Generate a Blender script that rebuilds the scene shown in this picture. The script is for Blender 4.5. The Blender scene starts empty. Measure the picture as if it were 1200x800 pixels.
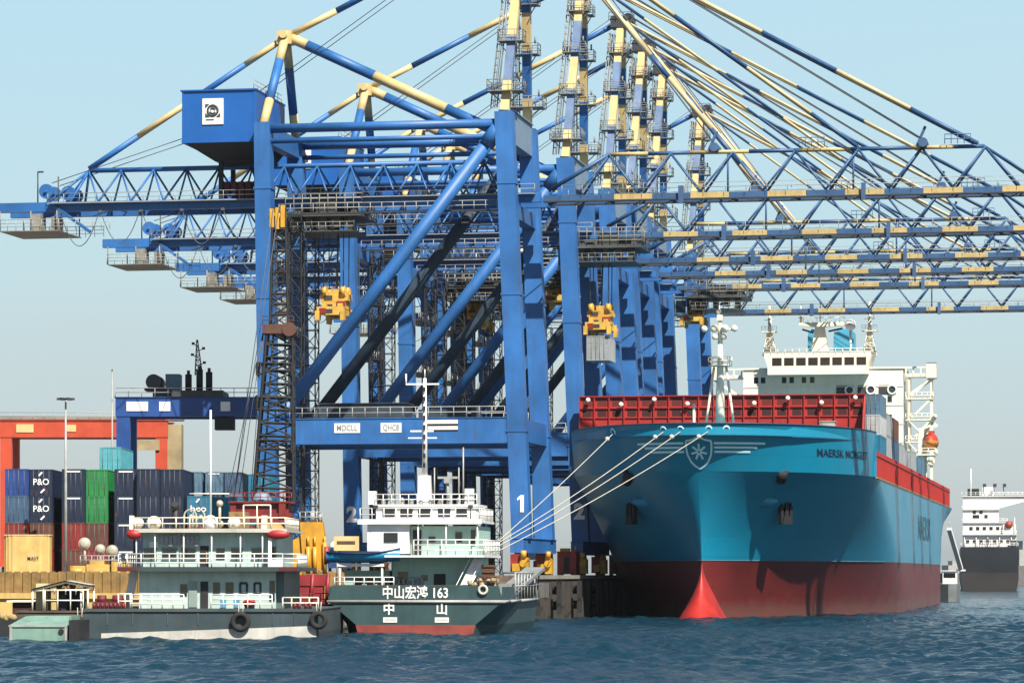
import bpy, math, random
from mathutils import Vector, Matrix
R = math.radians
random.seed(11)
sc = bpy.context.scene
col = sc.collection

# ------------------------------------------------------------------ camera
CAMZ = 5.1
cam = bpy.data.objects.new('camera', bpy.data.cameras.new('camera'))
col.objects.link(cam)
cam.location = (0, 0, CAMZ)
cam.rotation_euler = (R(90), 0, 0)
cam.data.sensor_width = 36
cam.data.lens = 117
cam.data.shift_y = 272 / 1200
cam.data.clip_start = 1
cam.data.clip_end = 60000
sc.camera = cam

# ------------------------------------------------------------------ light
SUN_EL, SUN_AZ = 49, 154         # azimuth clockwise from +Y: behind the camera, to its right
w = bpy.data.worlds.new('World'); sc.world = w; w.use_nodes = True
nt = w.node_tree
for n in list(nt.nodes): nt.nodes.remove(n)
sky = nt.nodes.new('ShaderNodeTexSky'); sky.sky_type = 'NISHITA'; sky.sun_disc = False
sky.sun_elevation = R(SUN_EL); sky.sun_rotation = R(SUN_AZ)
sky.air_density = 1.1; sky.dust_density = 0.25; sky.ozone_density = 1.6; sky.altitude = 0
SKYS = 0.05
EXPO = 1.10
bg = nt.nodes.new('ShaderNodeBackground'); bg.inputs[1].default_value = SKYS
wo = nt.nodes.new('ShaderNodeOutputWorld')
# a hazy sea sky: the lowest degrees of the Nishita sky blend into pale, slightly uneven haze
tcw = nt.nodes.new('ShaderNodeTexCoord'); spx = nt.nodes.new('ShaderNodeSeparateXYZ')
nt.links.new(tcw.outputs['Generated'], spx.inputs[0])
nzw = nt.nodes.new('ShaderNodeTexNoise'); nzw.inputs['Scale'].default_value = 3.0; nzw.inputs['Detail'].default_value = 4
mpw = nt.nodes.new('ShaderNodeMapping'); mpw.inputs['Scale'].default_value = (1, 1, 4)
nt.links.new(tcw.outputs['Generated'], mpw.inputs[0]); nt.links.new(mpw.outputs[0], nzw.inputs['Vector'])
nad = nt.nodes.new('ShaderNodeMath'); nad.operation = 'MULTIPLY_ADD'; nad.inputs[1].default_value = 0.09; nad.inputs[2].default_value = -0.045
nt.links.new(nzw.outputs[0], nad.inputs[0])
zad = nt.nodes.new('ShaderNodeMath'); zad.operation = 'ADD'
nt.links.new(spx.outputs[2], zad.inputs[0]); nt.links.new(nad.outputs[0], zad.inputs[1])
rmp = nt.nodes.new('ShaderNodeValToRGB'); cr = rmp.color_ramp
stops = ((0.0, (.60, .63, .61)), (0.035, (.60, .69, .70)), (0.09, (.57, .765, .82)), (0.175, (.51, .76, .90)))
while len(cr.elements) < len(stops): cr.elements.new(.5)
for e, (p_, c_) in zip(cr.elements, stops): e.position = p_; e.color = (*[v * .5 for v in c_], 1)
nt.links.new(zad.outputs[0], rmp.inputs[0])
scl = nt.nodes.new('ShaderNodeVectorMath'); scl.operation = 'SCALE'; scl.inputs['Scale'].default_value = 2.0 / SKYS / 2 ** EXPO
nt.links.new(rmp.outputs[0], scl.inputs[0])
fad = nt.nodes.new('ShaderNodeMapRange'); fad.inputs[1].default_value = .178; fad.inputs[2].default_value = .26; fad.inputs[3].default_value = 1; fad.inputs[4].default_value = 0
nt.links.new(spx.outputs[2], fad.inputs[0])
mxw = nt.nodes.new('ShaderNodeMix'); mxw.data_type = 'RGBA'
# haze mixed in only ahead of the camera, to cut fill light from behind
ahd = nt.nodes.new('ShaderNodeMapRange'); ahd.interpolation_type = 'SMOOTHSTEP'; ahd.inputs[1].default_value = .15; ahd.inputs[2].default_value = .80; ahd.inputs[3].default_value = 0; ahd.inputs[4].default_value = 1
nt.links.new(spx.outputs[1], ahd.inputs[0])
mul = nt.nodes.new('ShaderNodeMath'); mul.operation = 'MULTIPLY'
nt.links.new(fad.outputs[0], mul.inputs[0]); nt.links.new(ahd.outputs[0], mul.inputs[1])
nt.links.new(mul.outputs[0], mxw.inputs[0]); nt.links.new(sky.outputs[0], mxw.inputs[6]); nt.links.new(scl.outputs[0], mxw.inputs[7])
nt.links.new(mxw.outputs[2], bg.inputs[0]); nt.links.new(bg.outputs[0], wo.inputs[0])
sl = bpy.data.lights.new('sun', 'SUN'); sl.energy = 5.0; sl.angle = R(0.5); sl.color = (1.0, 0.93, 0.82)
so = bpy.data.objects.new('sun', sl); col.objects.link(so)
sd = Vector((math.sin(R(SUN_AZ)) * math.cos(R(SUN_EL)), math.cos(R(SUN_AZ)) * math.cos(R(SUN_EL)), math.sin(R(SUN_EL))))
so.rotation_euler = (-sd).to_track_quat('-Z', 'Y').to_euler()
so.location = sd * 200
sc.view_settings.view_transform = 'Standard'
sc.view_settings.look = 'None'
sc.view_settings.gamma = 1
sc.view_settings.use_curve_mapping = False
sc.view_settings.exposure = EXPO
sc.cycles.use_denoising = True
sc.cycles.max_bounces = 6
sc.cycles.volume_bounces = 0
HAZE = 0.00004

# ------------------------------------------------------------------ materials
MATS = {}
def mat(name, c, rough=0.5, var=0.18, scale=0.35, rust=0.0, rustc=(0.16, 0.06, 0.025), metal=0.0,
        streak=0.0, bump=0.0, bscale=3.0, spec=0.5, corr=None, plates=None, growth=None):
    if name in MATS: return MATS[name]
    c = tuple(v * 0.62 for v in c); rustc = tuple(v * .62 for v in rustc)
    m = bpy.data.materials.new(name); m.use_nodes = True
    N, L = m.node_tree.nodes, m.node_tree.links
    b = N['Principled BSDF']
    b.inputs['Metallic'].default_value = metal
    b.inputs['Specular IOR Level'].default_value = spec
    tc = N.new('ShaderNodeTexCoord')
    oi = N.new('ShaderNodeObjectInfo')
    off = N.new('ShaderNodeVectorMath'); off.operation = 'ADD'
    sm = N.new('ShaderNodeMath'); sm.operation = 'MULTIPLY'; sm.inputs[1].default_value = 37.0
    L.new(oi.outputs['Random'], sm.inputs[0])
    L.new(tc.outputs['Object'], off.inputs[0]); L.new(sm.outputs[0], off.inputs[1])
    def noise(sc_, det=5, stretch=None, ro=0.6):
        n = N.new('ShaderNodeTexNoise'); n.inputs['Scale'].default_value = sc_
        n.inputs['Detail'].default_value = det; n.inputs['Roughness'].default_value = ro
        if stretch:
            mp = N.new('ShaderNodeMapping'); mp.inputs['Scale'].default_value = stretch
            L.new(off.outputs[0], mp.inputs[0]); L.new(mp.outputs[0], n.inputs['Vector'])
        else:
            L.new(off.outputs[0], n.inputs['Vector'])
        return n
    n1 = noise(scale)
    mr = N.new('ShaderNodeMapRange'); mr.inputs[1].default_value = 0.3; mr.inputs[2].default_value = 0.7
    mr.inputs[3].default_value = 1 - var; mr.inputs[4].default_value = 1 + var
    L.new(n1.outputs[0], mr.inputs[0])
    mx = N.new('ShaderNodeMix'); mx.data_type = 'RGBA'; mx.blend_type = 'MULTIPLY'; mx.inputs[0].default_value = 1
    mx.inputs[6].default_value = (*c, 1)
    L.new(mr.outputs[0], mx.inputs[7])
    cur = mx.outputs[2]
    if streak:
        n2 = noise(1.0, 4, (2.2, 2.2, 0.12))
        r2 = N.new('ShaderNodeMapRange'); r2.inputs[1].default_value = 0.5; r2.inputs[2].default_value = 0.75
        r2.inputs[3].default_value = 0; r2.inputs[4].default_value = streak
        L.new(n2.outputs[0], r2.inputs[0])
        m2 = N.new('ShaderNodeMix'); m2.data_type = 'RGBA'
        g = 0.5 * (c[0] + c[1] + c[2]) / 3
        m2.inputs[7].default_value = (c[0] * .45 + g * .3, c[1] * .45 + g * .28, c[2] * .4 + g * .25, 1)
        L.new(r2.outputs[0], m2.inputs[0]); L.new(cur, m2.inputs[6]); cur = m2.outputs[2]
    if rust:
        n3 = noise(0.9, 8, (1.2, 1.2, 0.45), 0.72)
        r3 = N.new('ShaderNodeMapRange'); r3.inputs[1].default_value = 0.66 - 0.22 * rust; r3.inputs[2].default_value = 0.74 - 0.12 * rust
        r3.inputs[3].default_value = 0; r3.inputs[4].default_value = min(1, 0.5 + rust * .5)
        L.new(n3.outputs[0], r3.inputs[0])
        m3 = N.new('ShaderNodeMix'); m3.data_type = 'RGBA'; m3.inputs[7].default_value = (*rustc, 1)
        L.new(r3.outputs[0], m3.inputs[0]); L.new(cur, m3.inputs[6]); cur = m3.outputs[2]
    if plates:
        sp = N.new('ShaderNodeSeparateXYZ'); cb = N.new('ShaderNodeCombineXYZ')
        L.new(tc.outputs['Object'], sp.inputs[0]); L.new(sp.outputs[1], cb.inputs[0]); L.new(sp.outputs[2], cb.inputs[1])
        bk = N.new('ShaderNodeTexBrick'); bk.inputs['Scale'].default_value = 1; bk.inputs['Brick Width'].default_value = plates[0]; bk.inputs['Row Height'].default_value = plates[1]
        bk.inputs['Mortar Size'].default_value = .035; bk.inputs['Mortar Smooth'].default_value = .6
        bk.inputs['Color1'].default_value = (1, 1, 1, 1); bk.inputs['Color2'].default_value = (.90, .91, .93, 1); bk.inputs['Mortar'].default_value = (.70, .74, .78, 1)
        L.new(cb.outputs[0], bk.inputs['Vector'])
        m5 = N.new('ShaderNodeMix'); m5.data_type = 'RGBA'; m5.blend_type = 'MULTIPLY'; m5.inputs[0].default_value = plates[2]
        L.new(cur, m5.inputs[6]); L.new(bk.outputs[0], m5.inputs[7]); cur = m5.outputs[2]
    if growth:
        sp2 = N.new('ShaderNodeSeparateXYZ'); L.new(tc.outputs['Object'], sp2.inputs[0])
        n6 = noise(.22, 7, (1, 1, .6), .7); ad = N.new('ShaderNodeMath'); ad.operation = 'MULTIPLY_ADD'; ad.inputs[1].default_value = -growth[1]; 
        L.new(n6.outputs[0], ad.inputs[0]); L.new(sp2.outputs[2], ad.inputs[2])
        r6 = N.new('ShaderNodeMapRange'); r6.inputs[1].default_value = growth[0] - growth[1] * .5 + .5; r6.inputs[2].default_value = growth[0] - growth[1] * .5 - .9; r6.inputs[3].default_value = 0; r6.inputs[4].default_value = growth[2]
        L.new(ad.outputs[0], r6.inputs[0])
        m6 = N.new('ShaderNodeMix'); m6.data_type = 'RGBA'; m6.inputs[7].default_value = (*growth[3], 1)
        L.new(r6.outputs[0], m6.inputs[0]); L.new(cur, m6.inputs[6]); cur = m6.outputs[2]
    L.new(cur, b.inputs['Base Color'])
    rr = N.new('ShaderNodeMapRange'); rr.inputs[3].default_value = max(.05, rough - .12); rr.inputs[4].default_value = min(1, rough + .15)
    L.new(n1.outputs[0], rr.inputs[0]); L.new(rr.outputs[0], b.inputs['Roughness'])
    hsrc = None
    if corr:
        wv = N.new('ShaderNodeTexWave'); wv.wave_type = 'BANDS'; wv.bands_direction = corr[0]
        wv.inputs['Scale'].default_value = corr[1]
        L.new(tc.outputs['Object'], wv.inputs['Vector']); hsrc = wv.outputs[1]
        bp = N.new('ShaderNodeBump'); bp.inputs['Strength'].default_value = corr[2]; bp.inputs['Distance'].default_value = 0.05
        L.new(hsrc, bp.inputs['Height']); L.new(bp.outputs[0], b.inputs['Normal'])
    elif bump:
        n4 = noise(bscale, 4)
        bp = N.new('ShaderNodeBump'); bp.inputs['Strength'].default_value = bump; bp.inputs['Distance'].default_value = 0.06
        L.new(n4.outputs[0], bp.inputs['Height']); L.new(bp.outputs[0], b.inputs['Normal'])
    MATS[name] = m
    return m

BLUE = mat('crane_blue_paint', (0.025, 0.160, 0.47), .5, .26, .17, rust=.2, streak=.6)
BLUE2 = mat('gantry_blue_paint', (0.012, 0.075, 0.31), .45, .2, .4, rust=.15, streak=.4)
HOUSEB = mat('house_blue_paint', (0.010, 0.13, 0.48), .4, .08, .25, streak=.2)
YEL = mat('pale_yellow_paint', (0.80, 0.60, 0.27), .45, .12, .6, rust=.15, streak=.3)
YELS = mat('machine_yellow_paint', (0.72, 0.38, 0.025), .45, .2, .8, rust=.3, streak=.3)
STEEL = mat('dark_steel', (0.045, 0.05, 0.055), .55, .3, 1.2, rust=.3)
BLACKS = mat('black_steel', (0.014, 0.015, 0.018), .6, .3, 1.0, rust=.2)
GREYS = mat('galvanised_steel', (0.42, 0.43, 0.41), .45, .2, 1.0, rust=.2)
WHITE = mat('white_paint', (1.02, 1.01, 0.97), .4, .08, .8, rust=.12, streak=.2)
CREAM = mat('cream_white_paint', (1.12, 1.04, 0.83), .45, .07, .3, rust=.08, streak=.25)
ROPEM = mat('mooring_rope', (0.62, 0.60, 0.52), .9, .2, 2.0)
WIRE = mat('steel_wire', (0.10, 0.11, 0.13), .6, .2, 1.0)
BLUEG = mat('box_girder_blue_grey', (0.22, 0.33, 0.46), .5, .15, .5, streak=.4, rust=.15)
REDM = mat('bogie_red_paint', (0.30, 0.022, 0.015), .5, .3, .8, rust=.3)
REDO = mat('orange_red_paint', (0.62, 0.075, 0.025), .5, .15, .4, rust=.1, streak=.3)
GLASS = mat('dark_window_glass', (0.012, 0.02, 0.025), .08, .1, 1.0, spec=.8)
RUBBER = mat('black_rubber', (0.018, 0.018, 0.018), .85, .3, 2.0, bump=.4, bscale=8)
LET = mat('white_lettering', (1.05, 1.06, 1.03), .5, .05, 2.0)
DLET = mat('dark_lettering', (0.012, 0.02, 0.07), .6, .25, 2.0)
TEALL = mat('pale_blue_marking', (0.70, 1.18, 1.30), .5, .06, 1.0)
RUSTM = mat('rusty_iron', (0.12, 0.055, 0.03), .8, .4, 1.0, bump=.3)
CONC = mat('quay_concrete', (0.34, 0.32, 0.28), .85, .2, .15, streak=.5, bump=.3, bscale=1.5)

# ------------------------------------------------------------------ mesh builder
class MB:
    def __init__(s): s.v = []; s.f = []; s.m = []; s.sm = []; s.pc = []
    def add(s, vs, fs, mi=0, smooth=False):
        o = len(s.v); s.pc.append((o, len(s.f))); s.v += [tuple(v) for v in vs]
        for f in fs: s.f.append([i + o for i in f]); s.m.append(mi); s.sm.append(smooth)
        return s
    def box(s, c, d, mi=0, rz=0.0, mtx=None):
        x, y, z = d[0] / 2, d[1] / 2, d[2] / 2
        vs = [Vector((a * x, b * y, e * z)) for e in (-1, 1) for b in (-1, 1) for a in (-1, 1)]
        M = mtx or Matrix.Rotation(rz, 3, 'Z')
        c = Vector(c)
        return s.add([M @ v + c for v in vs], [(0, 2, 3, 1), (4, 5, 7, 6), (0, 1, 5, 4), (2, 6, 7, 3), (0, 4, 6, 2), (1, 3, 7, 5)], mi)
    def b6(s, x0, x1, y0, y1, z0, z1, mi=0):
        return s.box(((x0 + x1) / 2, (y0 + y1) / 2, (z0 + z1) / 2), (x1 - x0, y1 - y0, z1 - z0), mi)
    def frame(s, p, q):
        p, q = Vector(p), Vector(q); d = (q - p).normalized()
        up = Vector((0, 1, 0)) if abs(d.z) > .85 else Vector((0, 0, 1))
        a = d.cross(up).normalized(); b = a.cross(d).normalized()
        return p, q, a, b
    def beam(s, p, q, w, h, mi=0, w2=None, h2=None):
        p, q, a, b = s.frame(p, q); w2 = w2 or w; h2 = h2 or h
        vs = [p + a * (i * w / 2) + b * (j * h / 2) for j in (-1, 1) for i in (-1, 1)] + \
             [q + a * (i * w2 / 2) + b * (j * h2 / 2) for j in (-1, 1) for i in (-1, 1)]
        return s.add(vs, [(0, 1, 3, 2), (4, 6, 7, 5), (0, 4, 5, 1), (2, 3, 7, 6), (0, 2, 6, 4), (1, 5, 7, 3)], mi)
    def tube(s, p, q, r, n=8, mi=0, r2=None, cap=True):
        p, q, a, b = s.frame(p, q); r2 = r if r2 is None else r2
        vs = []
        for c, rr in ((p, r), (q, r2)):
            for i in range(n):
                t = 2 * math.pi * i / n
                vs.append(c + a * (rr * math.cos(t)) + b * (rr * math.sin(t)))
        s.add(vs, [(i, (i + 1) % n, n + (i + 1) % n, n + i) for i in range(n)], mi, True)
        if cap:
            o = len(s.v) - 2 * n
            s.f.append([o + i for i in range(n)][::-1]); s.m.append(mi); s.sm.append(False)
            s.f.append([o + n + i for i in range(n)]); s.m.append(mi); s.sm.append(False)
        return s
    def path(s, pts, r, n=6, mi=0):
        for a, b in zip(pts, pts[1:]): s.tube(a, b, r, n, mi, cap=False)
        return s
    def bands(s, p, q, r, fr, n=8, start=0, box=None):
        p, q = Vector(p), Vector(q); t = 0; k = start; tot = sum(fr)
        for f in fr:
            a, b = p.lerp(q, t / tot), p.lerp(q, (t + f) / tot)
            if box: s.beam(a, b, box[0], box[1], k % 2)
            else: s.tube(a, b, r, n, k % 2)
            t += f; k += 1
        return s
    def sphere(s, c, r, nu=12, nv=8, mi=0, vmin=-90, vmax=90):
        c = Vector(c); r = r if hasattr(r, '__len__') else (r, r, r)
        vs = []
        for j in range(nv + 1):
            ph = R(vmin + (vmax - vmin) * j / nv)
            for i in range(nu):
                th = 2 * math.pi * i / nu
                vs.append(c + Vector((r[0] * math.cos(ph) * math.cos(th), r[1] * math.cos(ph) * math.sin(th), r[2] * math.sin(ph))))
        fs = [(j * nu + i, j * nu + (i + 1) % nu, (j + 1) * nu + (i + 1) % nu, (j + 1) * nu + i) for j in range(nv) for i in range(nu)]
        return s.add(vs, fs, mi, True)
    def torus(s, c, R1, r, axis='Y', nu=20, nv=8, mi=0):
        c = Vector(c); vs = []
        for i in range(nu):
            t = 2 * math.pi * i / nu
            for j in range(nv):
                u = 2 * math.pi * j / nv
                a = (R1 + r * math.cos(u)) * math.cos(t); b = (R1 + r * math.cos(u)) * math.sin(t); d = r * math.sin(u)
                vs.append(c + (Vector((a, d, b)) if axis == 'Y' else Vector((d, a, b)) if axis == 'X' else Vector((a, b, d))))
        fs = [(i * nv + j, ((i + 1) % nu) * nv + j, ((i + 1) % nu) * nv + (j + 1) % nv, i * nv + (j + 1) % nv) for i in range(nu) for j in range(nv)]
        return s.add(vs, fs, mi, True)
    def prism(s, poly, y0, y1, mi=0):       # poly in (x,z), extruded along y
        n = len(poly)
        vs = [(x, y0, z) for x, z in poly] + [(x, y1, z) for x, z in poly]
        fs = [list(range(n)), list(range(n, 2 * n))[::-1]] + [(i, i + n, (i + 1) % n + n, (i + 1) % n) for i in range(n)]
        return s.add(vs, fs, mi)
    def flat(s, poly, z0, z1, mi=0):        # poly in (x,y), extruded along z
        n = len(poly)
        vs = [(x, y, z0) for x, y in poly] + [(x, y, z1) for x, y in poly]
        fs = [list(range(n))[::-1], list(range(n, 2 * n))] + [(i, (i + 1) % n, (i + 1) % n + n, i + n) for i in range(n)]
        return s.add(vs, fs, mi)
    def rail(s, pts, h=1.05, step=1.5, nr=2, r=.035, mi=0):
        pts = [Vector(p) for p in pts]
        for a, b in zip(pts, pts[1:]):
            n = max(1, round((b - a).length / step))
            for i in range(n + 1):
                p = a.lerp(b, i / n); s.tube(p, p + Vector((0, 0, h)), r, 5, mi)
            for k in range(nr):
                z = Vector((0, 0, h * (k + 1) / nr)); s.tube(a + z, b + z, r, 5, mi)
        return s
    def lattice(s, p, q, w0, w1, n, rc, rb, mi=0, dp=None):
        p, q, a, b = s.frame(p, q)
        def cor(t):
            c = p.lerp(q, t); ww = w0 + (w1 - w0) * t
            return [c + a * (i * ww / 2) + b * (j * (ww if dp is None else dp) / 2) for i, j in ((-1, -1), (1, -1), (1, 1), (-1, 1))]
        for k in range(n):
            A, B = cor(k / n), cor((k + 1) / n)
            for i in range(4):
                s.tube(A[i], B[i], rc, 5, mi, cap=False)
                j = (i + 1) % 4
                s.tube(B[i], B[j], rb, 4, mi, cap=False)
                if k % 2: s.tube(A[i], B[j], rb, 4, mi, cap=False)
                else: s.tube(A[j], B[i], rb, 4, mi, cap=False)
        return s
    def mesh(s, name, mats):
        me = bpy.data.meshes.new(name)
        me.from_pydata(s.v, [], s.f)
        for m in (mats if isinstance(mats, (list, tuple)) else [mats]): me.materials.append(m)
        me.polygons.foreach_set('material_index', s.m)
        me.polygons.foreach_set('use_smooth', s.sm)
        me.update()
        return me
    def split(s, tol=.07):
        # pieces that stand clear of each other become separate objects
        n = len(s.pc)
        if n < 2 or n > 700: return [s]
        vb = [p[0] for p in s.pc] + [len(s.v)]; fb = [p[1] for p in s.pc] + [len(s.f)]
        bb = []
        for i in range(n):
            q = s.v[vb[i]:vb[i + 1]]
            bb.append([min(v[k] for v in q) - tol / 2 for k in range(3)] + [max(v[k] for v in q) + tol / 2 for k in range(3)])
        par = list(range(n))
        def find(a):
            while par[a] != a: par[a] = par[par[a]]; a = par[a]
            return a
        order = sorted(range(n), key=lambda i: bb[i][0])
        for ii, i in enumerate(order):
            A = bb[i]
            for j in order[ii + 1:]:
                B = bb[j]
                if B[0] > A[3]: break
                if A[1] <= B[4] and B[1] <= A[4] and A[2] <= B[5] and B[2] <= A[5]: par[find(i)] = find(j)
        gr = {}
        for i in range(n): gr.setdefault(find(i), []).append(i)
        if len(gr) < 2 or len(gr) > 60: return [s]
        out = []
        for ids in sorted(gr.values(), key=lambda g: -len(g)):
            m = MB()
            for i in ids:
                o = len(m.v); m.v += s.v[vb[i]:vb[i + 1]]
                for f in range(fb[i], fb[i + 1]):
                    m.f.append([k - vb[i] + o for k in s.f[f]]); m.m.append(s.m[f]); m.sm.append(s.sm[f])
            out.append(m)
        return out
    def build(s, name, mats, parent=None, loc=None, rotz=0, label=None):
        os_ = [put(m.mesh(name, mats), name, parent, loc, rotz, label) for m in (s.split() if parent else [s])]
        return os_[0]

def put(me, name, parent=None, loc=None, rotz=0, label=None):
    o = bpy.data.objects.new(name, me); col.objects.link(o)
    if parent: o.parent = parent
    if loc: o.location = loc
    o.rotation_euler.z = rotz
    if label: o['label'] = label
    return o
def thing(name, label, cat, loc=(0, 0, 0), rotz=0, group=None):
    o = bpy.data.objects.new(name, None); col.objects.link(o)
    o.empty_display_size = .5
    o.location = loc; o.rotation_euler.z = rotz
    o['label'] = label; o['category'] = cat
    if group: o['group'] = group
    return o
def tag(o, label, cat, group=None):
    o['label'] = label; o['category'] = cat
    if group: o['group'] = group
    return o
CACHE = {}
def part(key, fn, name, mats, parent, label=None):
    if key not in CACHE:
        b = MB(); fn(b); CACHE[key] = [m.mesh(name, mats) for m in b.split()]
    return [put(m, name, parent, label=label) for m in CACHE[key]][0]
_dg = None
def text_verts(s, size, width=None, bold=.012):
    cu = bpy.data.curves.new('lettering', 'FONT'); cu.body = s; cu.size = size
    cu.align_x = 'CENTER'; cu.align_y = 'CENTER'; cu.resolution_u = 3; cu.offset = bold * size
    ob = bpy.data.objects.new('lettering', cu); col.objects.link(ob)
    dg = bpy.context.evaluated_depsgraph_get()
    me = bpy.data.meshes.new_from_object(ob.evaluated_get(dg))
    vs = [tuple(v.co) for v in me.vertices]; fs = [tuple(p.vertices) for p in me.polygons]
    bpy.data.objects.remove(ob); bpy.data.curves.remove(cu); bpy.data.meshes.remove(me)
    if width and vs:
        x0 = min(v[0] for v in vs); x1 = max(v[0] for v in vs); k = width / (x1 - x0)
        vs = [((v[0] - (x0 + x1) / 2) * k, v[1], v[2]) for v in vs]
    return vs, fs
def text(s, size, c, parent, mt=None, face='-Y', width=None, name='lettering', bold=.012):
    vs, fs = text_verts(s, size, width, bold)
    b = MB(); c = Vector(c)
    if face == '-Y': vv = [Vector((x, -z, y)) + c for x, y, z in vs]
    else: vv = [Vector((z, x, y)) + c for x, y, z in vs]
    b.add(vv, fs)
    return b.build(name, mt or LET, parent)

TH = R(10.2); ST, CT = math.sin(TH), math.cos(TH)
QZ = 4.8                                     # top of the quay
def quay_pt(x, y, z=QZ):                     # quay frame: x towards the water, y along the rails, from the first crane
    return Vector((x * CT + y * ST, 390 - x * ST + y * CT, z))

# ------------------------------------------------------------------ setting
def water():
    import numpy as np
    xs = np.concatenate([-np.geomspace(12000, 66, 24), np.arange(-65, 112, .36), np.geomspace(113, 12000, 24)])
    ys = np.concatenate([np.array([20, 80, 120, 135.]), np.arange(145, 330, .32), np.arange(330.5, 430, .7), np.arange(431, 700, 2.2), np.geomspace(705, 14500, 36)])
    X, Y = np.meshgrid(xs, ys)
    rng = np.random.RandomState(5)
    Z = np.zeros_like(X); fade = np.clip((900 - Y) / 500, 0, 1) * np.clip((135 - np.abs(X - 20)) / 40, 0, 1)
    DX = np.zeros_like(X)
    for lam, amp, cnt in ((15, .06, 5), (7, .08, 7), (3.8, .10, 10), (2.3, .09, 12), (1.4, .055, 12)):
        for k in range(cnt):
            l = lam * rng.uniform(.75, 1.3); a = rng.uniform(-1.1, 1.1) + math.pi * 1.42; ph = rng.uniform(0, 6.28)
            kk = 2 * math.pi / l
            arg = kk * (X * math.cos(a) + Y * math.sin(a)) + ph
            am = amp * rng.uniform(.6, 1.2) / math.sqrt(cnt) * 1.5
            Z += am * (1 - np.abs(np.sin(arg / 2)) * 2) if lam < 8 else am * np.sin(arg)
    mod = .75 + .35 * np.sin(X / 23 + 1.3) * np.sin(Y / 31 + X / 57)
    Z *= fade * mod
    ny, nx = X.shape
    vs = np.stack([X, Y, Z], -1).reshape(-1, 3)
    i = np.arange(ny * nx).reshape(ny, nx)
    q = np.stack([i[:-1, :-1], i[:-1, 1:], i[1:, 1:], i[1:, :-1]], -1).reshape(-1, 4)
    me = bpy.data.meshes.new('water')
    me.vertices.add(len(vs)); me.vertices.foreach_set('co', vs.ravel())
    me.loops.add(q.size); me.loops.foreach_set('vertex_index', q.ravel())
    me.polygons.add(len(q)); me.polygons.foreach_set('loop_start', np.arange(0, q.size, 4)); me.polygons.foreach_set('loop_total', np.full(len(q), 4))
    me.polygons.foreach_set('use_smooth', np.ones(len(q), bool))
    me.update(); me.validate()
    m = bpy.data.materials.new('sea_water'); m.use_nodes = True
    N, L = m.node_tree.nodes, m.node_tree.links; b = N['Principled BSDF']
    b.inputs['Base Color'].default_value = (0.005, 0.024, 0.039, 1); b.inputs['Roughness'].default_value = .12
    b.inputs['IOR'].default_value = 1.33; b.inputs['Specular IOR Level'].default_value = .5
    tc = N.new('ShaderNodeTexCoord')
    n1 = N.new('ShaderNodeTexNoise'); n1.inputs['Scale'].default_value = .9; n1.inputs['Detail'].default_value = 6
    n2 = N.new('ShaderNodeTexNoise'); n2.inputs['Scale'].default_value = 3.0; n2.inputs['Detail'].default_value = 5
    L.new(tc.outputs['Object'], n1.inputs['Vector']); L.new(tc.outputs['Object'], n2.inputs['Vector'])
    b1 = N.new('ShaderNodeBump'); b1.inputs['Strength'].default_value = .9; b1.inputs['Distance'].default_value = .55
    b2 = N.new('ShaderNodeBump'); b2.inputs['Strength'].default_value = .6; b2.inputs['Distance'].default_value = .16
    L.new(n1.outputs[0], b1.inputs['Height']); L.new(n2.outputs[0], b2.inputs['Height'])
    n5 = N.new('ShaderNodeTexNoise'); n5.inputs['Scale'].default_value = .035; n5.inputs['Detail'].default_value = 3
    mp5 = N.new('ShaderNodeMapping'); mp5.inputs['Scale'].default_value = (.7, 1.6, 1); L.new(tc.outputs['Object'], mp5.inputs[0]); L.new(mp5.outputs[0], n5.inputs['Vector'])
    r5 = N.new('ShaderNodeMapRange'); r5.inputs[1].default_value = .35; r5.inputs[2].default_value = .65; r5.inputs[3].default_value = .45; r5.inputs[4].default_value = 1.0
    L.new(n5.outputs[0], r5.inputs[0]); L.new(r5.outputs[0], b1.inputs['Strength'])
    L.new(b1.outputs[0], b2.inputs['Normal']); L.new(b2.outputs[0], b.inputs['Normal'])
    # a few small breaking crests
    n3 = N.new('ShaderNodeTexNoise'); n3.inputs['Scale'].default_value = .55; n3.inputs['Detail'].default_value = 9; n3.inputs['Roughness'].default_value = .68
    mp = N.new('ShaderNodeMapping'); mp.inputs['Scale'].default_value = (.8, 1.3, 1); L.new(tc.outputs['Object'], mp.inputs[0]); L.new(mp.outputs[0], n3.inputs['Vector'])
    r3 = N.new('ShaderNodeMapRange'); r3.inputs[1].default_value = .735; r3.inputs[2].default_value = .78; L.new(n3.outputs[0], r3.inputs[0])
    fm = N.new('ShaderNodeMix'); fm.data_type = 'RGBA'; fm.inputs[6].default_value = (0.005, 0.024, 0.039, 1); fm.inputs[7].default_value = (.5, .55, .56, 1)
    L.new(r3.outputs[0], fm.inputs[0]); L.new(fm.outputs[2], b.inputs['Base Color'])
    r4 = N.new('ShaderNodeMapRange'); r4.inputs[3].default_value = .12; r4.inputs[4].default_value = .8; L.new(r3.outputs[0], r4.inputs[0]); L.new(r4.outputs[0], b.inputs['Roughness'])
    me.materials.append(m)
    o = put(me, 'water'); o['kind'] = 'structure'
water()

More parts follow.
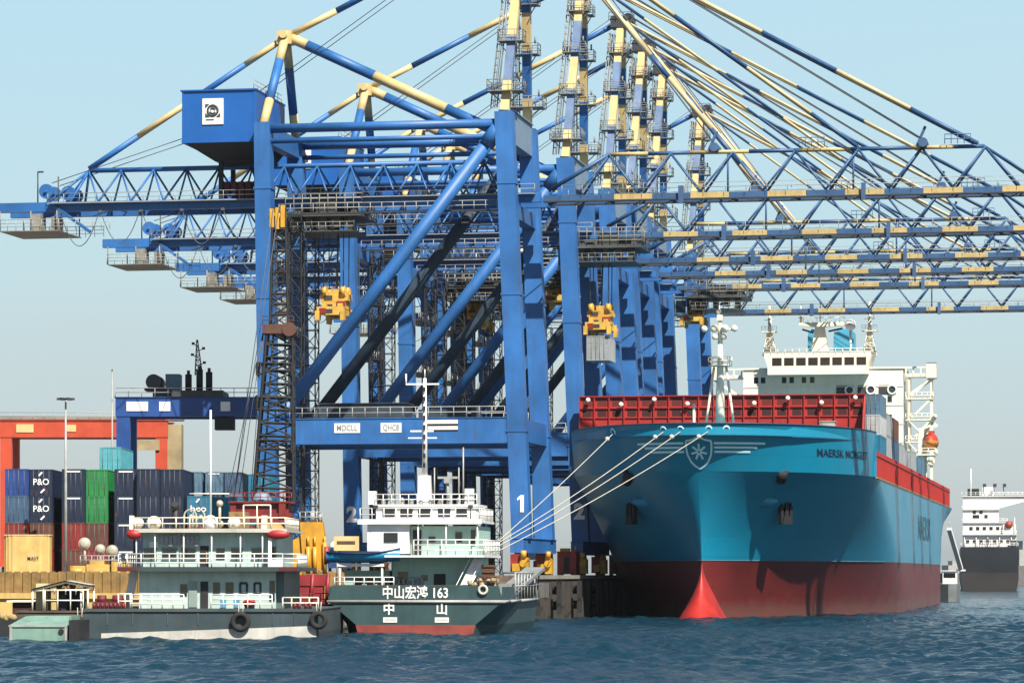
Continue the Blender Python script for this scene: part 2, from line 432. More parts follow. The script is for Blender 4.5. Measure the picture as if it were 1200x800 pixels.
def quay():
    q = [(4.2, -54), (4.2, 700), (-700, 700), (-700, -54)]
    b = MB(); b.flat([tuple(quay_pt(x, y).xy) for x, y in q][::-1], 2.9, QZ)
    o = b.build('quay_ground', CONC); o['kind'] = 'structure'
    # end wall towards the camera: timber sheeting above, sunlit concrete beam below
    tw = mat('brown_timber_sheeting', (0.34, 0.205, 0.065), .85, .35, 1.0, streak=.6, bump=.4)
    yc = mat('ochre_concrete', (0.74, 0.51, 0.17), .85, .16, .5, streak=.35, bump=.4, bscale=2)
    root = thing('quay_wall', 'ochre and brown end wall of the quay facing the camera behind the moored boats', 'wall', quay_pt(0, -54.0, 0), -TH)
    b = MB()
    x = -90.0
    while x < 4:
        b.b6(x, x + .52, -.42, .02, 3.05, 5.35); b.b6(x + .52, x + .95, -.26, .02, 3.05, 5.25); x += .95
    b.build('timber_sheeting', tw, root)
    b = MB(); b.b6(-90, 4.3, -.9, .02, .9, 3.05); b.b6(-90, 4.3, -1.15, .02, 2.55, 3.12)
    b.build('concrete_beam', yc, root)
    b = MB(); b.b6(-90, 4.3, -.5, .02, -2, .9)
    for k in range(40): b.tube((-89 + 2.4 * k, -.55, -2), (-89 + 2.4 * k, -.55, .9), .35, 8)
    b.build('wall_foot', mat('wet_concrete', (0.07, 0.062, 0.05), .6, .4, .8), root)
    # face of the quay under the cranes
    root = thing('quay_wall', 'dark stained quay face with vertical ribs under the container cranes', 'wall', quay_pt(4.2, 0, 0), -TH)
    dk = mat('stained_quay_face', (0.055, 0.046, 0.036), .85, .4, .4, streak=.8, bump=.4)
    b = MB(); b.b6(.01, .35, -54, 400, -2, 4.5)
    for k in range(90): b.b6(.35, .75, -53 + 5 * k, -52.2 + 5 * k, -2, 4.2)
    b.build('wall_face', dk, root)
    b = MB(); b.b6(-.6, .5, -54, 400, 4.5, 4.95); b.build('coping', CONC, root)
    names = ['nearest the barge stern', 'second from the quay corner', 'third from the quay corner', 'fourth from the quay corner', 'fifth from the quay corner', 'beside the ship bow']
    for k in range(6):
        t = thing('quay_fender', 'black rubber quay fender panel ' + names[k], 'fender', quay_pt(5.3, -46 + 15 * k, 0), -TH, 'fenders along the quay face')
        b = MB(); b.b6(.35, .6, -1.2, 1.2, .4, 4.3); b.build('panel', RUBBER, t)
        b = MB(); b.tube((-.3, 0, 3.2), (.35, 0, 3.2), .5, 12); b.tube((-.3, 0, 1.4), (.35, 0, 1.4), .5, 12); b.build('cone', RUBBER, t)
quay()

# ------------------------------------------------------------------ ship-to-shore cranes
STAYY = mat('stay_pale_yellow', (0.74, 0.60, 0.33), .6, .15, .6, rust=.12)
YELB = mat('boom_faded_yellow', (0.62, 0.46, 0.19), .55, .22, .6, rust=.25, streak=.5)
BLUEB = mat('boom_grey_blue', (0.035, 0.115, 0.27), .5, .25, .4, rust=.2, streak=.4)
def crane(i, s, label, trolley_x):
    root = thing('ship_to_shore_crane', label, 'crane', quay_pt(0, s), -TH, 'ship-to-shore cranes along the quay')
    P = lambda name, fn, mats, key=None, parent=root, label=None: part('crane_' + (key or name), fn, name, mats, parent, label)
    for y in (0, 16):
        def wleg(b):
            b.beam((1.2, y, 4.4), (-0.9, y, 54.4), 2.2, 1.9, w2=2.1)
            for z in (17, 33, 46): b.beam((1.2 - 2.1 * (z - 4.4) / 50, y, z - .12), (1.2 - 2.1 * (z - 4.4) / 50, y, z + .12), 2.34, 2.04)
        P('leg', wleg, BLUE, f'wleg{y}')
        def lleg(b):
            b.beam((-29.2, y, 4.4), (-30, y, 53.8), 2.1, 1.9, w2=1.9)
            for z in (17, 33, 46): b.beam((-29.2 - .8 * (z - 4.4) / 49.4, y, z - .12), (-29.2 - .8 * (z - 4.4) / 49.4, y, z + .12), 2.2, 2.04)
        P('leg', lleg, BLUE, f'lleg{y}')
        def pb(b):
            b.b6(-28.37, -.28, y - .85, y + .85, 15.7, 18.55)
            b.b6(-28.2, -.5, y - .95, y + .95, 18.551, 18.64); b.b6(-28.2, -.5, y - .95, y + .95, 15.6, 15.699)
        beam_ = P('portal_beam', pb, BLUE, f'pb{y}')
        P('handrail', lambda b: b.rail([(-28.1, y - .9, 18.64), (-.7, y - .9, 18.64)], 1.25, 1.5, 2, .05), GREYS, f'pbr{y}', beam_)
        if i == 0 and y == 0:
            for x, wd, tx, tw in ((-19.6, 3.1, 'MDCLL', 2.5), (-14.3, 2.5, 'QHC8', 1.9)):
                b = MB(); b.b6(x - wd / 2, x + wd / 2, -.93, -.855, 16.9, 18.05); sp = b.build('sign_plate', WHITE, beam_)
                text(tx, 1.0, (x, -.945, 17.45), beam_, mat('grey_lettering', (.22, .24, .26), .6), width=tw)
            b = MB()
            for x0, x1, z0, z1 in ((-10.2, -6.3, 17.9, 18.35), (-9.9, -6.3, 17.2, 17.62)): b.b6(x0, x1, -.93, -.855, z0, z1)
            b.build('stripe_sign', WHITE, beam_)
            b = MB(); b.b6(-10.2, -6.3, -.90, -.856, 17.64, 17.88); b.b6(-10.0, -6.3, -.90, -.856, 17.02, 17.18); b.build('sign_bar', BLACKS, beam_)
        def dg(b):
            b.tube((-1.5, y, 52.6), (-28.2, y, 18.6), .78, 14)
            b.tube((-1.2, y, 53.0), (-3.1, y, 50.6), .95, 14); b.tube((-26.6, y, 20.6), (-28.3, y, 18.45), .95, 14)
        P('diagonal_brace', dg, BLUE if y == 0 else mat('shaded_slate_brace_paint', (.026, .058, .105), .7, .5, .5, rust=.25, rustc=(.09, .09, .08), streak=.6), f'dg{y}')  # rear braces: slate grey, with their shade put into the colour too
        P('top_tube', lambda b: (b.tube((-29, y, 53.1), (-1.6, y, 53.1), .55, 12), b.tube((-29, y, 51.6), (-1.6, y, 51.6), .3, 10)), BLUE, f'tt{y}')
    for x, nm in ((-29.4, 'l'), (.67, 'w')):
        P('cross_beam', lambda b: b.b6(x - .9, x + .9, .96, 15.04, 15.8, 18.4), BLUE, 'cb' + nm)
        sx = 1.2 if nm == 'w' else -29.2
        def sill(b):
            b.b6(sx - .8, sx + .8, -3.5, 19.5, 2.75, 4.39); b.b6(sx - .9, sx + .9, -3.6, 19.6, 4.391, 4.47)
        P('sill_beam', sill, BLUE, 'sill' + nm)
        for y in (-.5, 16.5):
            def bog(b):
                b.prism([(sx - .55, 1.9), (sx + .55, 1.9), (sx + .4, 2.74), (sx - .4, 2.74)], y - 2.4, y + 2.4)
                for k in (-1, 1):
                    b.b6(sx - .5, sx + .5, y + k * 1.6 - 1.3, y + k * 1.6 + 1.3, .75, 1.88)
                b.b6(sx - .75, sx + .75, y - 3.1, y - 2.9, .4, 2.6)
            bg_ = P('bogie', bog, REDM, f'bog{nm}{y}')
            def whl(b):
                for k in (-2.3, -.9, .9, 2.3): b.tube((sx - .28, y + k, .42), (sx + .28, y + k, .42), .42, 14)
            P('wheel', whl, STEEL, f'whl{nm}{y}', bg_)
            def yb(b):
                b.b6(sx + .52, sx + 1.35, y - 3.6, y - 2.2, .3, 2.2); b.tube((sx + .9, y - 3.6, 2.2), (sx + .9, y - 3.6, 3.0), .35, 10)
                b.tube((sx + .9, y - 3.65, 1.5), (sx + .9, y - 4.0, 1.5), .42, 12); b.b6(sx - .4, sx + .5, y - 3.9, y - 3.1, .6, 1.5)
            P('drive_unit', yb, YELS, f'drv{nm}{y}', bg_)
    P('top_cross_girder', lambda b: (b.b6(-1.6, -.2, .97, 15.03, 51.0, 54.7), b.b6(-1.8, 0, 1.2, 14.8, 54.71, 54.85)), BLUEG, 'tcgw')
    P('top_cross_girder', lambda b: b.b6(-30.6, -29.3, .97, 15.03, 51.4, 53.7), BLUE, 'tcgl')
    P('boom_support', lambda b: (b.b6(-1.3, .2, .97, 15.03, 42.2, 43.9), b.b6(-30.5, -29.2, .97, 15.03, 42.2, 43.9)), BLUE)
    # landside girder
    def girder(b):
        for y in (5, 11):
            b.b6(-65.0, 2.6, y - .4, y + .4, 44.3, 45.45)
        b.tube((-54, 8, 49.6), (-1.6, 8, 49.6), .3, 8)
        x = -54.0
        while x < -3:
            for y in (5, 11):
                b.tube((x, 8 + (y - 8) * .08, 49.5), (x + 2.05, y, 45.4), .13, 6); b.tube((x + 4.1, 8 + (y - 8) * .08, 49.5), (x + 2.05, y, 45.4), .13, 6)
            b.tube((x + 2.05, 5, 44.8), (x + 2.05, 11, 44.8), .16, 6); b.tube((x + 2.05, 5, 44.8), (x + 4.1, 11, 44.8), .09, 5)
            x += 4.1
        for y in (5, 11):
            b.tube((-54, 8, 49.6), (-58.5, y, 45.3), .18, 6); b.tube((-54, 8, 49.6), (-55.6, y, 45.3), .16, 6)
    P('girder', girder, BLUE)
    P('girder_walkway', lambda b: (b.rail([(-58, 4.0, 45.3), (2, 4.0, 45.3)], 1.1, 2.0, 2, .04), b.b6(-58, 2, 3.7, 4.55, 45.18, 45.28)), GREYS)
    # end platform hung under the girder tail
    def ep(b):
        b.b6(-64, -56.5, 3.4, 12.6, 41.85, 41.95)
        for x in (-63.9, -60, -56.7):
            for y in (3.5, 12.5): b.tube((x, y, 41.9), (x, y, 44.3), .09, 5)
        b.b6(-60.2, -58.9, 4, 6, 42, 44.0); b.b6(-57.6, -56.7, 4, 6, 42, 43.6)
    ep_ = P('end_platform', ep, mat('platform_drab', (.27, .26, .22), .7, .35, .8, rust=.4))
    P('handrail', lambda b: b.rail([(-64, 3.4, 41.95), (-50, 3.4, 41.95)], 1.3, 1.1, 3, .035).rail([(-63, 12.6, 41.95), (-53.6, 12.6, 41.95)], 1.3, 1.2, 3, .035), GREYS, 'eprail', ep_)
    P('tail_brace', lambda b: b.beam((-57.4, 4.4, 45.0), (-52.4, 3.2, 41.6), .3, .35), BLUE)
    def sheave(b, x, z):
        b.tube((x, 6.3, z), (x, 6.7, z), .9, 20); b.tube((x, 9.3, z), (x, 9.7, z), .9, 20); b.tube((x, 6, z), (x, 10, z), .2, 8)
        b.beam((x, 8, z), (x - .4, 8, z - 1.7), .3, .5)
    P('rope_sheave', lambda b: sheave(b, -59.0, 47.0), BLUE, 'sh1'); P('rope_sheave', lambda b: sheave(b, -56.2, 46.7), BLUE, 'sh2')
    P('lamp_pole', lambda b: (b.tube((-59.6, 5, 45.4), (-59.6, 5, 49.2), .09, 6), b.b6(-59.6, -58.9, 4.9, 5.1, 49.1, 49.3)), STEEL, 'lp1')
    P('lamp_pole', lambda b: b.tube((-57.0, 5, 45.4), (-57.0, 5, 48.6), .08, 6), STEEL, 'lp2')
    for k in range(6):
        def loop(b, x0=-56.5 + 5.1 * k, sag=4.2 - .35 * (k % 3)):
            n = 12; b.path([(x0 + 4.9 * t / n, 4.2, 44.2 - sag * (1 - (2 * t / n - 1) ** 2)) for t in range(n + 1)], .055, 5)
            b.b6(x0 - .2, x0 + .2, 4.0, 4.4, 44.0, 44.3)
        P('festoon_cable', loop, WIRE, f'fest{k}')
    # machinery house
    def house(b):
        b.b6(-40.2, -31.25, 1, 15, 52.1, 57.9); b.b6(-40.45, -31.1, .8, 15.2, 57.9, 58.08); b.b6(-40.32, -31.15, .88, 15.12, 51.75, 52.1)
        b.b6(-40.28, -40.02, .93, 15.07, 52.1, 57.9); b.b6(-31.5, -31.18, .93, 15.07, 52.1, 57.9)
    h = P('machinery_house', house, HOUSEB)
    def hop(b):
        t = [(-39.9, 1.2), (-31.3, 1.2), (-31.3, 14.8), (-39.9, 14.8)]; l = [(-37.2, 4.5), (-31.6, 4.5), (-31.6, 11.5), (-37.2, 11.5)]
        b.add([(x, y, 51.74) for x, y in t] + [(x, y, 49.95) for x, y in l], [(0, 3, 2, 1), (4, 5, 6, 7)] + [(k, (k + 1) % 4, 4 + (k + 1) % 4, 4 + k) for k in range(4)])
        for x in (-36.6, -32.2):
            for y in (5.2, 10.8): b.b6(x - .25, x + .25, y - .25, y + .25, 45.5, 50)
    P('house_underframe', hop, BLACKS, None, h)
    P('logo_sign', lambda b: b.b6(-37.75, -35.15, .86, .985, 53.9, 57.0), WHITE, None, h)
    def logo(b):
        b.torus((-36.45, .84, 55.55), .62, .13, 'Y', 24, 6)
        n = 20
        for a0, a1, rr in ((200, 330, .36), (20, 150, .30)):
            b.path([(-36.45 + rr * math.cos(R(a0 + (a1 - a0) * k / 10)), .83, 55.55 + rr * math.sin(R(a0 + (a1 - a0) * k / 10))) for k in range(11)], .11, 5)
        for sx_, sz_ in ((-1, 1), (-1, -1), (1, -1)):
            x, z = -36.45 + sx_ * .92, 55.55 + sz_ * .78
            b.prism([(x, z), (x - sx_ * .5, z), (x, z - sz_ * .5)], .80, .85)
        b.b6(-37.3, -36.3, .80, .85, 54.42, 54.52)
    P('emblem', logo, mat('emblem_grey', (.05, .06, .06), .6), None, h)
    P('roof_rail', lambda b: b.rail([(-31.5, 1.2, 58.08), (-31.5, 14.8, 58.08)], 1.1, 2, 2, .04), GREYS, None, h)
    P('counterweight', lambda b: [b.b6(-36.4 + k * .9, -35.7 + k * .9, 5.6, 10.4, 45.5, 47.6) for k in range(6)], mat('dull_red_iron', (.13, .018, .012), .7, .3), 'cw')
    # rear A-frame
    for y in (0, 16):
        P('rear_mast', lambda b: b.bands((-30, y, 53.6), (-29.3, 8 + (y - 8) * .05, 65), .55, [3.2, 5.2, 3], 10), [YEL, BLUE], f'rm{y}')
    P('rear_mast_head', lambda b: (b.b6(-30.2, -28.4, 7.1, 8.9, 64.3, 65.9), b.tube((-29.3, 6.6, 65.4), (-29.3, 9.4, 65.4), .5, 10)), YEL)
    P('rear_strut', lambda b: b.bands((-28.6, 8, 65.1), (-1.6, 8, 52.4), .62, [2, 8.5, 9, 8], 12), [YEL, BLUE])
    P('backstay', lambda b: b.bands((-54, 8, 49.8), (-29.6, 8, 65), .36, [6.5, 7, 7.2, 5], 10, 1), [YEL, BLUE], 'bs1')
    P('backstay', lambda b: b.bands((-28.8, 8, 65.4), (-.6, 8, 79), .38, [6, 8, 7, 8], 10), [YEL, BLUE], 'bs2')
    # main mast
    for y in (0, 16):
        yt = 8 + (y - 8) * .09
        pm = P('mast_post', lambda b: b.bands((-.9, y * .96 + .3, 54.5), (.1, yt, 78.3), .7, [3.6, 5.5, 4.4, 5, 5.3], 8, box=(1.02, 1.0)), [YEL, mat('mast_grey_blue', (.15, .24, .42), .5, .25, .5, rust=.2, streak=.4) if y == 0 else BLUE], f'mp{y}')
        def cage(b, y=y, yt=yt):
            A, B = Vector((-2.2, y * .96 + .3, 55)), Vector((-1.2, yt, 77.5))
            n = 26
            for k in range(n + 1):
                c = A.lerp(B, k / n)
                b.path([c + Vector((-.45 * math.sin(R(a)), .45 * math.cos(R(a)), 0)) for a in (0, 60, 120, 180)], .04, 4)
            for a in (0, 60, 120, 180):
                d = Vector((-.45 * math.sin(R(a)), .45 * math.cos(R(a)), 0)); b.tube(A + d, B + d, .045, 4)
            b.tube(A + Vector((.35, .25, 0)), B + Vector((.35, .25, 0)), .05, 4); b.tube(A + Vector((.35, -.25, 0)), B + Vector((.35, -.25, 0)), .05, 4)
        P('ladder_cage', cage, GREYS, f'cage{y}', pm)
        def plats(b, y=y, yt=yt):
            for t, hw in ((.1, 2.1), (.36, 1.5), (.6, 1.5), (.84, 1.4)):
                c = Vector((-.9, y * .96 + .3, 54.5)).lerp(Vector((.1, yt, 78.3)), t)
                for (x0, x1, y0, y1) in ((-hw, hw, -hw * .7, -.62), (-hw, hw, .62, hw * .7), (-hw, -.65, -.6, .6), (.65, hw, -.6, .6)):
                    b.b6(c.x + x0, c.x + x1, c.y + y0, c.y + y1, c.z - .06, c.z + .06)
                q = [(c.x + a * hw, c.y + d * hw * .7, c.z) for a, d in ((-1, -1), (1, -1), (1, 1), (-1, 1), (-1, -1))]
                b.rail(q, 1.3, .9, 2, .045)
                for a in (-1, 1): b.tube((c.x + a * hw * .9, c.y - .6, c.z), (c.x + a * .6, c.y - .6, c.z - 1.2), .07, 4)
                b.tube((c.x + hw * .8, c.y - hw * .7, c.z + 1.2), (c.x + hw * .8, c.y - hw * .7, c.z + 2.0), .12, 6)
        P('ladder_platform', plats, mat('greyed_steel', (.26, .26, .24), .6, .3, rust=.3), f'plat{y}', pm)
    def head(b):
        b.b6(-1.3, 1.5, 6.6, 9.4, 78.3, 79.3)
        for y in (6.9, 9.1): b.tube((1.2, y - .2, 79.5), (1.2, y + .2, 79.5), .8, 14); b.tube((-.8, y - .2, 79.4), (-.8, y + .2, 79.4), .6, 14)
        b.rail([(-1.5, 6.4, 79.3), (1.7, 6.4, 79.3), (1.7, 9.6, 79.3), (-1.5, 9.6, 79.3)], 1.1, 1, 2, .045)
    P('mast_head', head, STEEL)
    # boom
    def boom(b):
        lo = [(2.7, 11.2, 1)]; x = 11.2; k = 0
        while x < 61.5: lo.append((x, min(x + 4.55, 61.8), k % 2)); x += 4.55; k += 1
        for y in (6.3, 9.7):
            for x0, x1, mi in lo: b.b6(x0, x1, y - .33, y + .33, 44.55, 45.2, mi if y < 8 else 1)
            b.b6(2.7, 61.8, y - .45, y + .45, 44.40, 44.549, 2)
        b.b6(61.81, 62.2, 5.5, 10.5, 44.3, 45.6, 2)
        for x0, x1, mi in ((10.3, 15, 0), (15, 20, 1), (20, 27, 0), (27, 33, 1), (33, 39, 0), (39, 46, 1), (46, 51, 0), (51, 54.6, 1)):
            b.tube((x0, 8, 50.15), (x1, 8, 50.15), .24, 8, mi)
        b.tube((3.4, 8, 46.2), (10.3, 8, 50.15), .26, 8, 1)
        for y in (6.3, 9.7):
            x = 10.3
            while x < 54:
                b.tube((x, 8 + (y - 8) * .1, 50.1), (x + 3.7, y, 45.3), .14, 6, 1); b.tube((x + 7.4, 8 + (y - 8) * .1, 50.1), (x + 3.7, y, 45.3), .14, 6, 1)
                x += 7.4
            b.tube((54.6, 8, 50.1), (58.6, y, 45.3), .17, 6, 1); b.tube((54.6, 8, 50.1), (61.6, y, 45.4), .17, 6, 1)
            b.tube((10.3, 8, 50.0), (6.8, y, 45.3), .14, 6, 1)
        x = 3.4
        while x < 60:
            b.tube((x, 6.3, 44.9), (x, 9.7, 44.9), .12, 6, 2); b.tube((x, 6.3, 44.9), (x + 3.7, 9.7, 44.9), .07, 5, 2); x += 3.7
        for x in (24.5, 39.3): b.tube((x, 8, 50.1), (x, 8, 45), .12, 6, 1)
    bm = P('boom', boom, [YELB, BLUEB, STEEL])
    P('boom_walkway', lambda b: b.rail([(5, 5.6, 45.25), (61, 5.6, 45.25)], 1.1, 2.4, 2, .035).rail([(5, 10.4, 45.25), (61, 10.4, 45.25)], 1.1, 2.4, 2, .035), GREYS, None, bm)
    def fit(b):
        for x in (23, 47.5): b.tube((x, 6.6, 50.6), (x, 9.4, 50.6), .55, 12); b.beam((x - .8, 8, 50.3), (x + .2, 8, 52.6), .3, .4)
        for x in (33, 50): b.rail([(x, 7, 50.4), (x + 3, 7, 50.4)], 1.1, .8, 2, .05)
        b.b6(18.9, 19.5, 5.5, 5.9, 43.9, 46.0); b.b6(40.4, 40.9, 5.5, 5.9, 43.9, 45.9)
    P('boom_fitting', fit, mat('fitting_blue_grey', (.05, .12, .26), .5, .3), None, bm)
    # forestays
    for y in (6.6, 9.4):
        yy = 8 + (y - 8) * .5
        rk = 1 if i == 0 else .68
        P('forestay', lambda b: b.bands((1, y, 79), (53.8, yy, 50.4), .26 * rk, [15, 5, 9, 9.2, 9, 8.2], 8), [STAYY, BLUEB], f'fo{y}{rk}')
        P('forestay', lambda b: b.bands((1, y, 79), (39.8, yy, 50.4), .21 * rk, [7, 9, 8, 7, 5], 8, 1), [STAYY, BLUEB], f'fi{y}{rk}')
        if i:
            P('inner_stay', lambda b: b.bands((1, y * .98, 78.8), (24, yy, 50.6), .34, [12, 3.5, 8, 5.5, 4], 8), [STAYY, BLUEB], f'in{y}')
    def ropes(b):
        for y in (6.9, 7.3, 8.7, 9.1):
            b.tube((1.2, y, 80.1), (23, y, 51.0), .06, 4)
            b.tube((1.2, y, 80.1), (47.5, y, 51.0), .05, 4)
        for y in (6.9, 9.1): b.tube((-.8, y, 79.9), (-33, y, 58.1), .05, 4)
        for y in (6.5, 9.5): b.tube((-58.3, y, 48.0), (-40, y, 53.6), .05, 4)
    P('hoist_rope', ropes, WIRE)
    def cat(b):
        for z in (36.5, 29.0):
            b.b6(-30.9, -28.2, 2.0, 14.0, z, z + .15)
        b.b6(-28.5, -.5, 14.2, 14.9, 43.0, 43.15); b.b6(-28.5, -.5, 1.2, 1.9, 43.0, 43.15)
    P('catwalk', cat, STEEL)
    P('electrical_house', lambda b: (b.b6(-25.5, -15, 10.2, 14.6, 18.7, 20.9), b.b6(-25.7, -14.8, 10.0, 14.8, 20.9, 21.0), b.b6(-13.5, -8, 11, 14, 18.7, 20.2), b.b6(-7, -6, 11, 12.5, 18.7, 20.6), b.b6(-28.3, -.4, 9.9, 15.0, 18.55, 18.69)), mat('dark_house_paint', (.035, .055, .08), .6, .3, .6, rust=.3))
    def catr(b):
        b.rail([(-28.3, 2, 36.65), (-28.3, 14, 36.65)], 1.1, 1.3, 2, .05); b.rail([(-28.3, 2, 29.15), (-28.3, 14, 29.15)], 1.1, 1.3, 2, .05)
        b.rail([(-28.4, 1.2, 43.15), (-.6, 1.2, 43.15)], 1.1, 1.4, 2, .045); b.rail([(-28.4, 14.9, 43.15), (-.6, 14.9, 43.15)], 1.1, 1.4, 2, .045)
    P('catwalk_rail', catr, GREYS)
    def drop(b):
        for x, y in ((-.0, 1.1), (-28.4, 1.0), (-28.5, 14.6)): b.tube((x + (1.1 if x > -1 else 0), y, 5), (x - (.8 if x > -1 else .3), y, 43), .09, 5)
    P('cable_conduit', drop, BLACKS)
    P('lift_tower', lambda b: b.lattice((-26.8, 3.4, 0), (-26.8, 3.4, 43), 1.5, 1.5, 24, .10, .055), BLACKS)
    P('stair_tower', lambda b: b.lattice((-27.6, 13.2, 0), (-27.6, 13.2, 43), 1.9, 1.9, 20, .09, .055), STEEL)
    if i == 0:
        b = MB(); b.prism([(1.15, 7.5), (1.58, 7.5), (1.58, 9.5), (1.2, 9.5), (.8, 9.15), (.8, 8.85), (1.15, 9.05)], -1.0, -.965); b.build('number', LET, root)
    if i == 1:
        text('2', 2.7, (1.1, -1.03, 8.3), root, name='number', bold=.05); text('2', 2.7, (-29.2, -1.03, 8.0), root, name='number', bold=.05)
    # trolley with the driver's cab
    tr = put(None, 'trolley', root) if False else None
    def trol(b):
        b.b6(-4.6, 4.6, 3.6, 12.4, 43.0, 43.45)
        for x in (-3.5, 3.5):
            for y in (5, 11): b.tube((x, y - .3, 44.0), (x, y + .3, 44.0), .35, 12); b.b6(x - .4, x + .4, y - .35, y + .35, 43.45, 43.9)
        b.b6(-3.2, -.8, 6.4, 9.6, 43.5, 45.6); b.b6(.6, 3, 6.6, 9.4, 43.5, 45.1); b.b6(-1, 1.4, 3.7, 4.9, 43.5, 44.9)
        for k in range(5): b.b6(-4 + 1.7 * k, -3.2 + 1.7 * k, 4.2, 5.4, 41.4 + .3 * (k % 2), 43)
        b.b6(-4.2, 3.6, 4, 12, 41.2, 41.35)
        for x in (-4.2, -1.6, 1, 3.6): b.tube((x, 4, 41.3), (x, 4, 43.0), .08, 5)
    t = P('trolley', trol, mat('trolley_steel', (.075, .08, .075), .6, .35, rust=.35)); t.location.x = trolley_x
    P('railing', lambda b: b.rail([(-4.7, 3.5, 43.45), (4.7, 3.5, 43.45), (4.7, 12.5, 43.45)], 2.2, 1.1, 4, .05).rail([(-4.2, 4, 41.35), (3.6, 4, 41.35)], 1.0, .9, 2, .04), mat('weathered_rail', (.30, .29, .24), .6, .3, rust=.3), 'trail', t)
    c = P('operator_cab', lambda b: (b.b6(-6.6, -4.7, 4.5, 7.2, 40.4, 43.2), b.b6(-6.75, -4.6, 4.3, 7.4, 43.2, 43.32)), BLUEG, 'cab', t)
    P('window', lambda b: b.b6(-6.4, -4.9, 4.44, 4.49, 40.9, 42.7), GLASS, 'cabw', c)

CR = [(0, 'nearest blue gantry crane with a square logo plate and number 1 on its leg', -23.5),
      (44.2, 'second blue gantry crane from the camera, holding a grey container over the quay edge', 4),
      (80, 'third blue gantry crane from the camera, yellow spreader hoisted behind the nearest waterside leg', -9),
      (102, 'fourth blue gantry crane from the camera, its spreader hanging between its legs', -25),
      (125, 'fifth blue gantry crane from the camera, trolley just outside its waterside leg', 9),
      (174, 'farthest blue gantry crane, whose banded boom passes lowest over the ship bridge', -14)]
for i, (s, l, tx) in enumerate(CR): crane(i, s, l, tx)

SPY = mat('spreader_yellow_paint', (0.80, 0.47, 0.08), .55, .35, .9, rust=.45, streak=.4)
def spreader(x, s, z, top, label, held=False):
    t = thing('container_spreader', label, 'spreader', quay_pt(x, s + 8, QZ + z), -TH, 'yellow spreaders hanging from the cranes')
    def fr(b):
        for xx in (-1.1, 1.1): b.b6(xx - .25, xx + .25, -2.9, 2.9, .2, .95)
        for y in (-2.95, 2.95):
            b.b6(-1.65, 1.65, y - .32, y + .32, .1, 1.1)
            for xx in (-1.55, 1.55): b.prism([(xx - .28, -.55), (xx + .2, -.55), (xx + .3, .6), (xx - .3, .6)], y - .5, y + .5)
        b.b6(-1.4, 1.4, -1.6, 1.6, .96, 1.9)
        for xx in (-1.0, .95): b.b6(xx - .3, xx + .3, -2.2, 2.2, 1.1, 1.55)
    part('spr_frame', fr, 'frame', SPY, t)
    def hb(b):
        b.b6(-1.7, 1.7, -1.2, 1.2, 1.95, 2.75)
        for xx in (-1.15, 1.15):
            for y in (-1.1, 1.1): b.tube((xx - .25, y, 3.1), (xx + .25, y, 3.1), .62, 14); b.b6(xx - .38, xx + .38, y - .2, y + .2, 2.5, 3.5)
        b.b6(-.55, .55, -.9, .9, 2.75, 3.4)
    part('spr_head', hb, 'headblock', SPY, t)
    part('spr_box', lambda b: (b.b6(.45, 1.5, -1.75, -1.61, 1.0, 1.85), b.b6(-1.3, -.5, -3.4, -3.27, .3, .9)), 'control_box', REDM, t)
    part('spr_dark', lambda b: (b.b6(-1.2, -.2, -1.32, -1.21, 2.1, 2.6), b.b6(-.5, .3, -3.33, -3.27, .35, .8), b.b6(-1.35, -.1, -1.66, -1.61, 1.1, 1.5)), 'hydraulic_block', STEEL, t)
    b = MB()
    for xx in (-1.2, 1.2):
        for y in (-1.45, 1.45): b.tube((xx, y, 3.0), (xx * 1.05, y, top - z), .07, 5)
    b.tube((0, .3, 3.0), (.2, .3, top - z), .12, 6)
    b.build('wire_rope', WIRE, t)
spreader(-23, 0, 31.2, 43, 'yellow spreader hanging empty in front of the nearest crane, left of its sloping brace')
spreader(2.6, 44.2, 32.3, 43, 'yellow spreader gripping the grey container beside the second crane')
spreader(-9, 80, 39, 43, 'yellow spreader hoisted high right behind the nearest crane waterside legs')
spreader(-25, 102, 37.5, 43, 'yellow spreader hanging high between the sloping braces of the nearer cranes')
spreader(5.0, 125, 39.4, 43, 'yellow spreader hoisted up under the fifth crane trolley left of the ship foremast')

